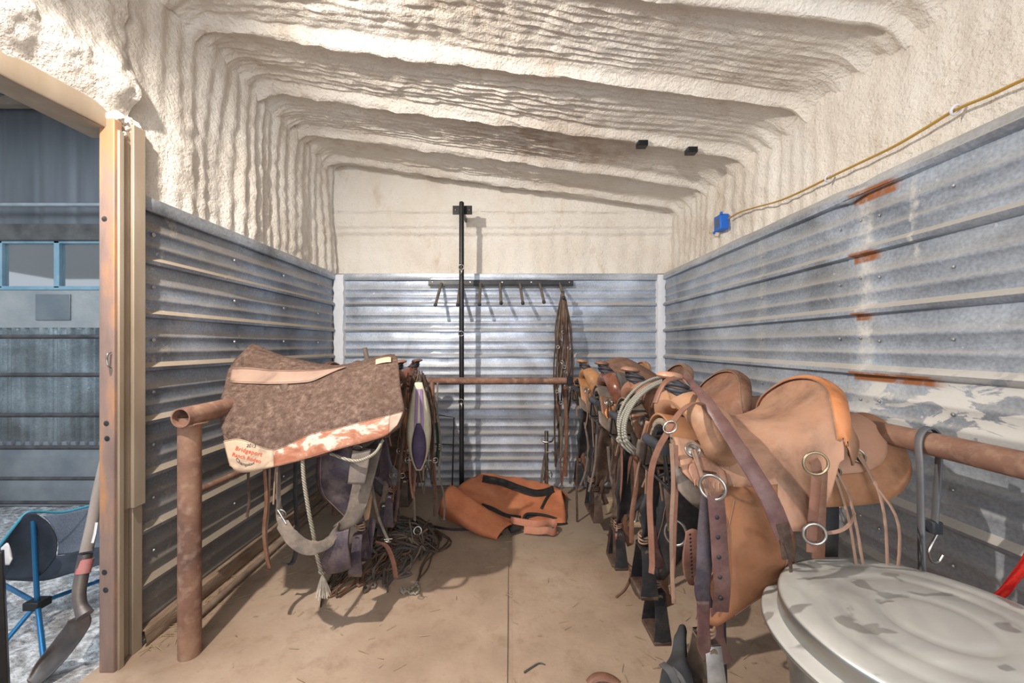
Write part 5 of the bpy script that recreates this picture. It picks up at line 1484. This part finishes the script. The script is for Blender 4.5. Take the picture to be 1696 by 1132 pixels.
comp('rubber_tie_strap', 'grey rubber strap with a steel S hook hung over the right pipe rail', 'strap', (hx, yy, 1.0),
     [('strap', MB().ribbon(tie, .024, .006, (.3, 1, 0)), mat_noise('grey_rubber', (.09, .095, .11), (.17, .165, .17), 9, .6, 0, .2, 60), {}), ('end_block', MB().box((hookc.x - .014, hookc.y - .012, hookc.z), (hookc.x + .014, hookc.y + .012, hookc.z + .035)), RUBBER, {'bevel': .004}), ('hook', MB().tube(ho, .0035, 8), CHROME, {})])
# red rope at the right edge
single(MB().tube(cr([V(1.09, .80, .98), V(1.12, .84, .90), V(1.15, .88, .82), V(1.18, .94, .72), V(1.20, 1.0, .60), V(1.21, 1.0, .3), V(1.20, .98, .02)], 8), .0085, 12), 'red_rope', ROPE_RED, 'bright red rope hanging from the rail at the right edge', 'rope')

# ------------------------------------------------------------------ galvanised can
def can_mat():
    m = base_mat('galvanised_can', (.6, .6, .58), .35, .7, .5); t = NT(m)
    v = t.coord()
    d = t.ramp(t.noise(3.2, 8, v, .6, .8), [(.36, .35), (.52, .70), (.62, .92)])
    prints = t.ramp(t.noise(9.0, 3, t.coord((1, 1.8, 1), loc=(3, 1, 0)), .4, .6), [(.60, 0.), (.625, .6)])
    geo = t.n('ShaderNodeNewGeometry'); up = t.smooth(t.sep(geo.outputs['Normal'])[2], .4, .9)
    d = t.math('MULTIPLY', t.math('MULTIPLY', d, up), t.math('SUBTRACT', 1.0, prints))
    c = t.mix(d, (.36, .365, .355), (.46, .445, .415)); t.color(c)
    t.l(t.math('SUBTRACT', .85, t.math('MULTIPLY', d, .8)), t.b.inputs['Metallic'])
    t.rough(t.math('ADD', .30, t.math('MULTIPLY', d, .45)))
    t.bump(t.noise(4, 4), .12, .01); return m
CAN = can_mat()
CX, CY = .872, .806
can = thing('galvanised_can', 'galvanised steel bin with a dusty domed lid, bottom right', 'bin', (CX, CY, 0))
bp_ = [(.0001, .012), (.205, .012), (.212, 0), (.218, .004)]
for k in range(24):
    z = .02 + .62 * k / 23; bp_.append((.216 + .040 * k / 23 + (.003 if k % 6 in (2, 3) else 0), z))
MB().lathe(bp_, (0, 0, 0), 96).build('body', CAN, can)
lp = [(.0001, .738), (.055, .7375), (.075, .736), (.085, .732), (.093, .7355), (.105, .737), (.150, .736), (.158, .732), (.166, .7345), (.205, .733), (.213, .729), (.221, .7315), (.245, .730), (.262, .7275), (.2695, .7235), (.272, .716), (.271, .700), (.2725, .682), (.285, .676), (.298, .674), (.304, .671), (.3055, .666), (.303, .661), (.298, .662), (.290, .667), (.270, .668)]
lid = MB().lathe(lp, (0, 0, 0), 128).build('lid', CAN, can)
MB().tube(cr([V(-.252, 0, .60), V(-.275, .0, .59), V(-.282, .0, .57)], 3), .006, 8).build('handle_ear', CAN, can)
# ------------------------------------------------------------------ black boot and brown leather in the foreground
def fab(name, c1, c2): return mat_noise(name, c1, c2, 6, .8, 0, .25, 180, .001)
bd = fab('black_boot_nylon', (.016, .016, .018), (.045, .045, .05))
zf = 1.16
g = surf([pr(zf + .03, [(1124, 1048), (1128, 1038), (1132, 1037), (1135, 1046)]), pr(zf, [(1117, 1062), (1124, 1058), (1132, 1056), (1134, 1062)]), pr(zf - .04, [(1112, 1090), (1122, 1084), (1132, 1082), (1137, 1096)]), pr(zf - .09, [(1098, 1112), (1112, 1105), (1130, 1100), (1144, 1116)]), pr(zf - .11, [(1091, 1136), (1108, 1130), (1130, 1128), (1150, 1140)]), pr(zf - .12, [(1091, 1160), (1108, 1160), (1130, 1160), (1152, 1160)])], 7, 7)
boot, _ = comp('splint_boot', 'black folded leg boot standing in the foreground', 'boot', tuple(P(1125, 1120, zf - .06)),
   [('shell', MB().grid(g), bd, {'solid': .005}), ('strap', MB().ribbon(cr([P(1096, 1100, zf - .12), P(1110, 1112, zf - .15), P(1122, 1136, zf - .16)], 4), .020, .004, (1, -.2, .3)), fab('charcoal_webbing', (.06, .058, .06), (.09, .085, .085)), {}),
    ('strap', MB().ribbon(cr([P(1113, 1108, zf - .14), P(1127, 1122, zf - .16), P(1136, 1140, zf - .17)], 4), .012, .004, (1, -.2, .3)), fab('charcoal_webbing', (.06, .058, .06), (.09, .085, .085)), {})])
single(MB().tube(cr([PF(975, 1134, .02), PF(985, 1124, .035), PF(1000, 1122, .04), PF(1015, 1127, .03), PF(1026, 1136, .02)], 5), .018, 10, flat=.6), 'leather_loop', LT_RED, 'reddish brown leather loop on the floor at the bottom edge', 'leather loop')
single(MB().tube(lift(cr([PF(868, 1116), PF(880, 1108), PF(893, 1101), PF(903, 1103)], 4), .004), [.0035, .0035, .002], 6), 'twig', ROPE_BLACK, 'small dark curved twig on the floor near the bottom edge', 'twig')
# black tube standing beside the near stirrup
single(MB().tube([V(.600, 1.12, .0), V(.592, 1.13, .55)], .021, 16), 'black_tube', RUBBER, 'black upright tube behind the near metal stirrup', 'tube')

# ------------------------------------------------------------------ right wall: junction box and cable
BLUE = base_mat('blue_plastic', (.01, .13, .58), .4)
jb = P(1195, 370, 1.46 * F / 350)
jy = jb.y; jx = 1.475
jc = V(jx, jy, jb.z)
m = MB().box((jx - .045, jy - .045, jb.z - .052), (jx + .012, jy + .045, jb.z + .052))
m2 = MB().box((jx - .048, jy + .040, jb.z - .062), (jx - .036, jy + .055, jb.z - .045)).box((jx - .048, jy - .055, jb.z + .045), (jx - .036, jy - .040, jb.z + .062))
comp('junction_box', 'blue plastic electrical box on the right foam wall', 'electrical box', tuple(jc), [('box', m, BLUE, {'bevel': .004}), ('mounting_ear', m2, BLUE, {}), ('recess', MB().box((jx - .0465, jy - .022, jb.z - .030), (jx - .045, jy + .022, jb.z + .030)), base_mat('dark_recess', (.10, .12, .16), .7), {}), ('wire_end', MB().tube(cr([V(jx - .048, jy + .05, jb.z - .05), V(jx - .055, jy + .085, jb.z - .045), V(jx - .045, jy + .10, jb.z - .03)], 4), .003, 6), base_mat('yellow_green_wire', (.45, .42, .05), .5), {})])
YEL = base_mat('yellow_cable', (.52, .32, .07), .5)
cabp = []
for (x, y) in ((1207, 362), (1225, 352), (1250, 344), (1290, 333), (1330, 316), (1372, 295), (1420, 272), (1480, 243), (1530, 214), (1583, 182), (1640, 158), (1700, 130), (1790, 96), (1900, 50)):
    zz = 1.462 * F / (x - 845); cabp.append(P(x, y, zz))
comp('yellow_cable', 'yellow electrical cable stapled along the right foam wall', 'cable', tuple(cabp[5]), [('cable', MB().tube(cr(cabp, 6), .0075, 8, flat=.6), YEL, {}), ('staple', MB().ring(cabp[5], .014, .004, (0, 1, .5), 14), WHITEF, {}), ('staple', MB().ring(cabp[9], .014, .004, (0, 1, .5), 14), WHITEF, {})])
# two dark clips on the ceiling purlin
for (x, y) in ((1065, 238), (1147, 249)):
    c = P(x, y, 2.475)
    comp('purlin_clip', 'dark steel clip showing through the ceiling foam, ' + ('left one of the pair' if x < 1100 else 'right one of the pair'), 'clip', tuple(c), [('plate', MB().box((c.x - .030, c.y - .01, c.z - .012), (c.x + .030, c.y + .05, c.z + .020)), BLACKP, {'bevel': .003}), ('tab', MB().box((c.x - .036, c.y - .014, c.z - .018), (c.x + .026, c.y + .03, c.z - .010)), BLACKP, {})], 'dark clips on the ceiling purlin')

# ------------------------------------------------------------------ yard: folding chair and shovel
CBLUE = base_mat('blue_anodised_pole', (.03, .17, .36), .35, .6)
CNAVY = mat_noise('dark_chair_fabric', (.012, .018, .028), (.035, .045, .065), 6, .7, 0, .3, 120)
CMESH = mat_noise('grey_mesh_fabric', (.07, .085, .115), (.14, .16, .20), 220, .8, 0, .3, 300)
hub = P(62, 1000, 1.82)
cp_ = []
cp_.append(('hub', MB().obox(hub, (.035, 0, 0), (0, .03, 0), (0, 0, .018)), BLACKP, {'bevel': .004}))
for q in ((72, 1096, 1.64), (8, 1076, 1.72), (166, 962, 2.1), (-10, 960, 2.0)):
    e = P(*q); e.z = max(e.z, .008)
    cp_.append(('leg', MB().tube([hub, e], .0095, 12), CBLUE, {}))
tops = [P(55, 862, 1.80), P(-10, 905, 1.75), P(170, 838, 2.05)]
cp_.append(('upright', MB().tube([hub, tops[0]], .0095, 12), CBLUE, {}))
cp_.append(('rim_cord', MB().tube(cr([P(-12, 920, 1.74), P(18, 880, 1.76), P(42, 852, 1.79), P(60, 848, 1.82), P(102, 849, 1.9), P(135, 842, 1.97), P(168, 833, 2.05)], 5), .006, 8), base_mat('teal_cord', (.06, .30, .42), .6), {}))
g = surf([pr(1.78, [(-10, 920), (20, 880), (42, 852), (58, 850)]), pr(1.82, [(-10, 940), (25, 905), (60, 880), (82, 868)]), pr(1.84, [(-10, 950), (25, 930), (65, 912), (95, 896)]), pr(1.83, [(-10, 958), (25, 960), (65, 955), (92, 925)])], 6, 6)
cp_.append(('side_panel', MB().grid(g), CNAVY, {'solid': .004}))
g = surf([pr(2.02, [(72, 855), (102, 850), (135, 843), (170, 834)]), pr(2.0, [(86, 870), (110, 875), (140, 875), (175, 870)]), pr(1.98, [(97, 898), (118, 902), (145, 900), (180, 896)]), pr(1.96, [(97, 920), (118, 918), (145, 912), (180, 905)])], 6, 6)
cp_.append(('back_mesh', MB().grid(g), CMESH, {'solid': .004}))
g = surf([pr(1.94, [(60, 905), (95, 921), (130, 914), (175, 905)]), pr(1.90, [(25, 950), (80, 945), (130, 935), (180, 925)]), pr(1.86, [(10, 962), (70, 963), (120, 950), (170, 935)])], 6, 6)
cp_.append(('seat_panel', MB().grid(g), CNAVY, {'solid': .004}))
g = surf([pr(1.73, [(2, 908), (14, 900), (20, 925)]), pr(1.72, [(2, 925), (12, 922), (20, 928)]), pr(1.72, [(0, 934), (8, 936), (16, 936)])], 4, 4)
cp_.append(('paper_tag', MB().grid(g), base_mat('white_paper', (.62, .60, .60), .8), {'solid': .002}))
comp('camp_chair', 'folding camp chair with blue legs and dark sling in the yard', 'chair', (hub.x, hub.y, 0), cp_)
SHW = mat_noise('weathered_handle', (.20, .17, .155), (.34, .29, .26), 9, .8, 0, .3, 60, .002, stretch=(1, 1, .2))
SHM = mat_noise('worn_shovel_steel', (.09, .08, .08), (.21, .18, .165), 7, .5, .6, .3)
h0 = P(139, 925, 1.63)
bl_ = surf([[PF(146, 1012, .24), PF(136, 1016, .235), PF(128, 1022, .23), PF(112, 1030, .22)],
            [PF(150, 1035, .17), PF(132, 1045, .155), PF(118, 1048, .15), PF(104, 1042, .16)],
            [PF(122, 1075, .09), PF(108, 1080, .075), PF(92, 1078, .075), PF(78, 1076, .09)],
            [PF(90, 1112, .04), PF(78, 1112, .03), PF(66, 1106, .03), PF(58, 1102, .045)],
            [PF(62, 1136, .012), PF(54, 1136, .006), PF(48, 1132, .006), PF(44, 1128, .012)]], 6, 6)
for r in bl_:
    for p in r: p.z = max(p.z, .006)
hp = [P(162, 815, 1.70), P(152, 870, 1.66), P(143, 915, 1.62)]
ne = [P(142, 918, 1.62), P(135, 955, 1.60), P(131, 985, 1.585), P(134, 1005, 1.575), P(141, 1020, 1.565)]
comp('shovel', 'worn shovel with red band leaning against the doorway jamb', 'shovel', tuple(PF(60, 1130, 0)),
     [('handle', MB().tube([P(190, 690, 1.80)] + hp, [.017, .018, .019, .021], 16), SHW, {}), ('red_band', MB().tube([P(143.5, 926, 1.618), P(137, 950, 1.602)], .0235, 16), mat_noise('scuffed_red_paint', (.50, .03, .05), (.42, .20, .19), 12, .6, 0, .1), {}),
      ('paper_label', MB().ribbon([P(160, 866, 1.635), P(157, 885, 1.625), P(153, 900, 1.615)], .014, .002, (1, -.2, 0)), base_mat('white_paper', (.62, .60, .60), .8), {}),
      ('socket', MB().tube(cr(ne, 5), [.022, .022, .021, .020, .026], 16), SHM, {}), ('blade', MB().grid(bl_), SHM, {'solid': .004})])
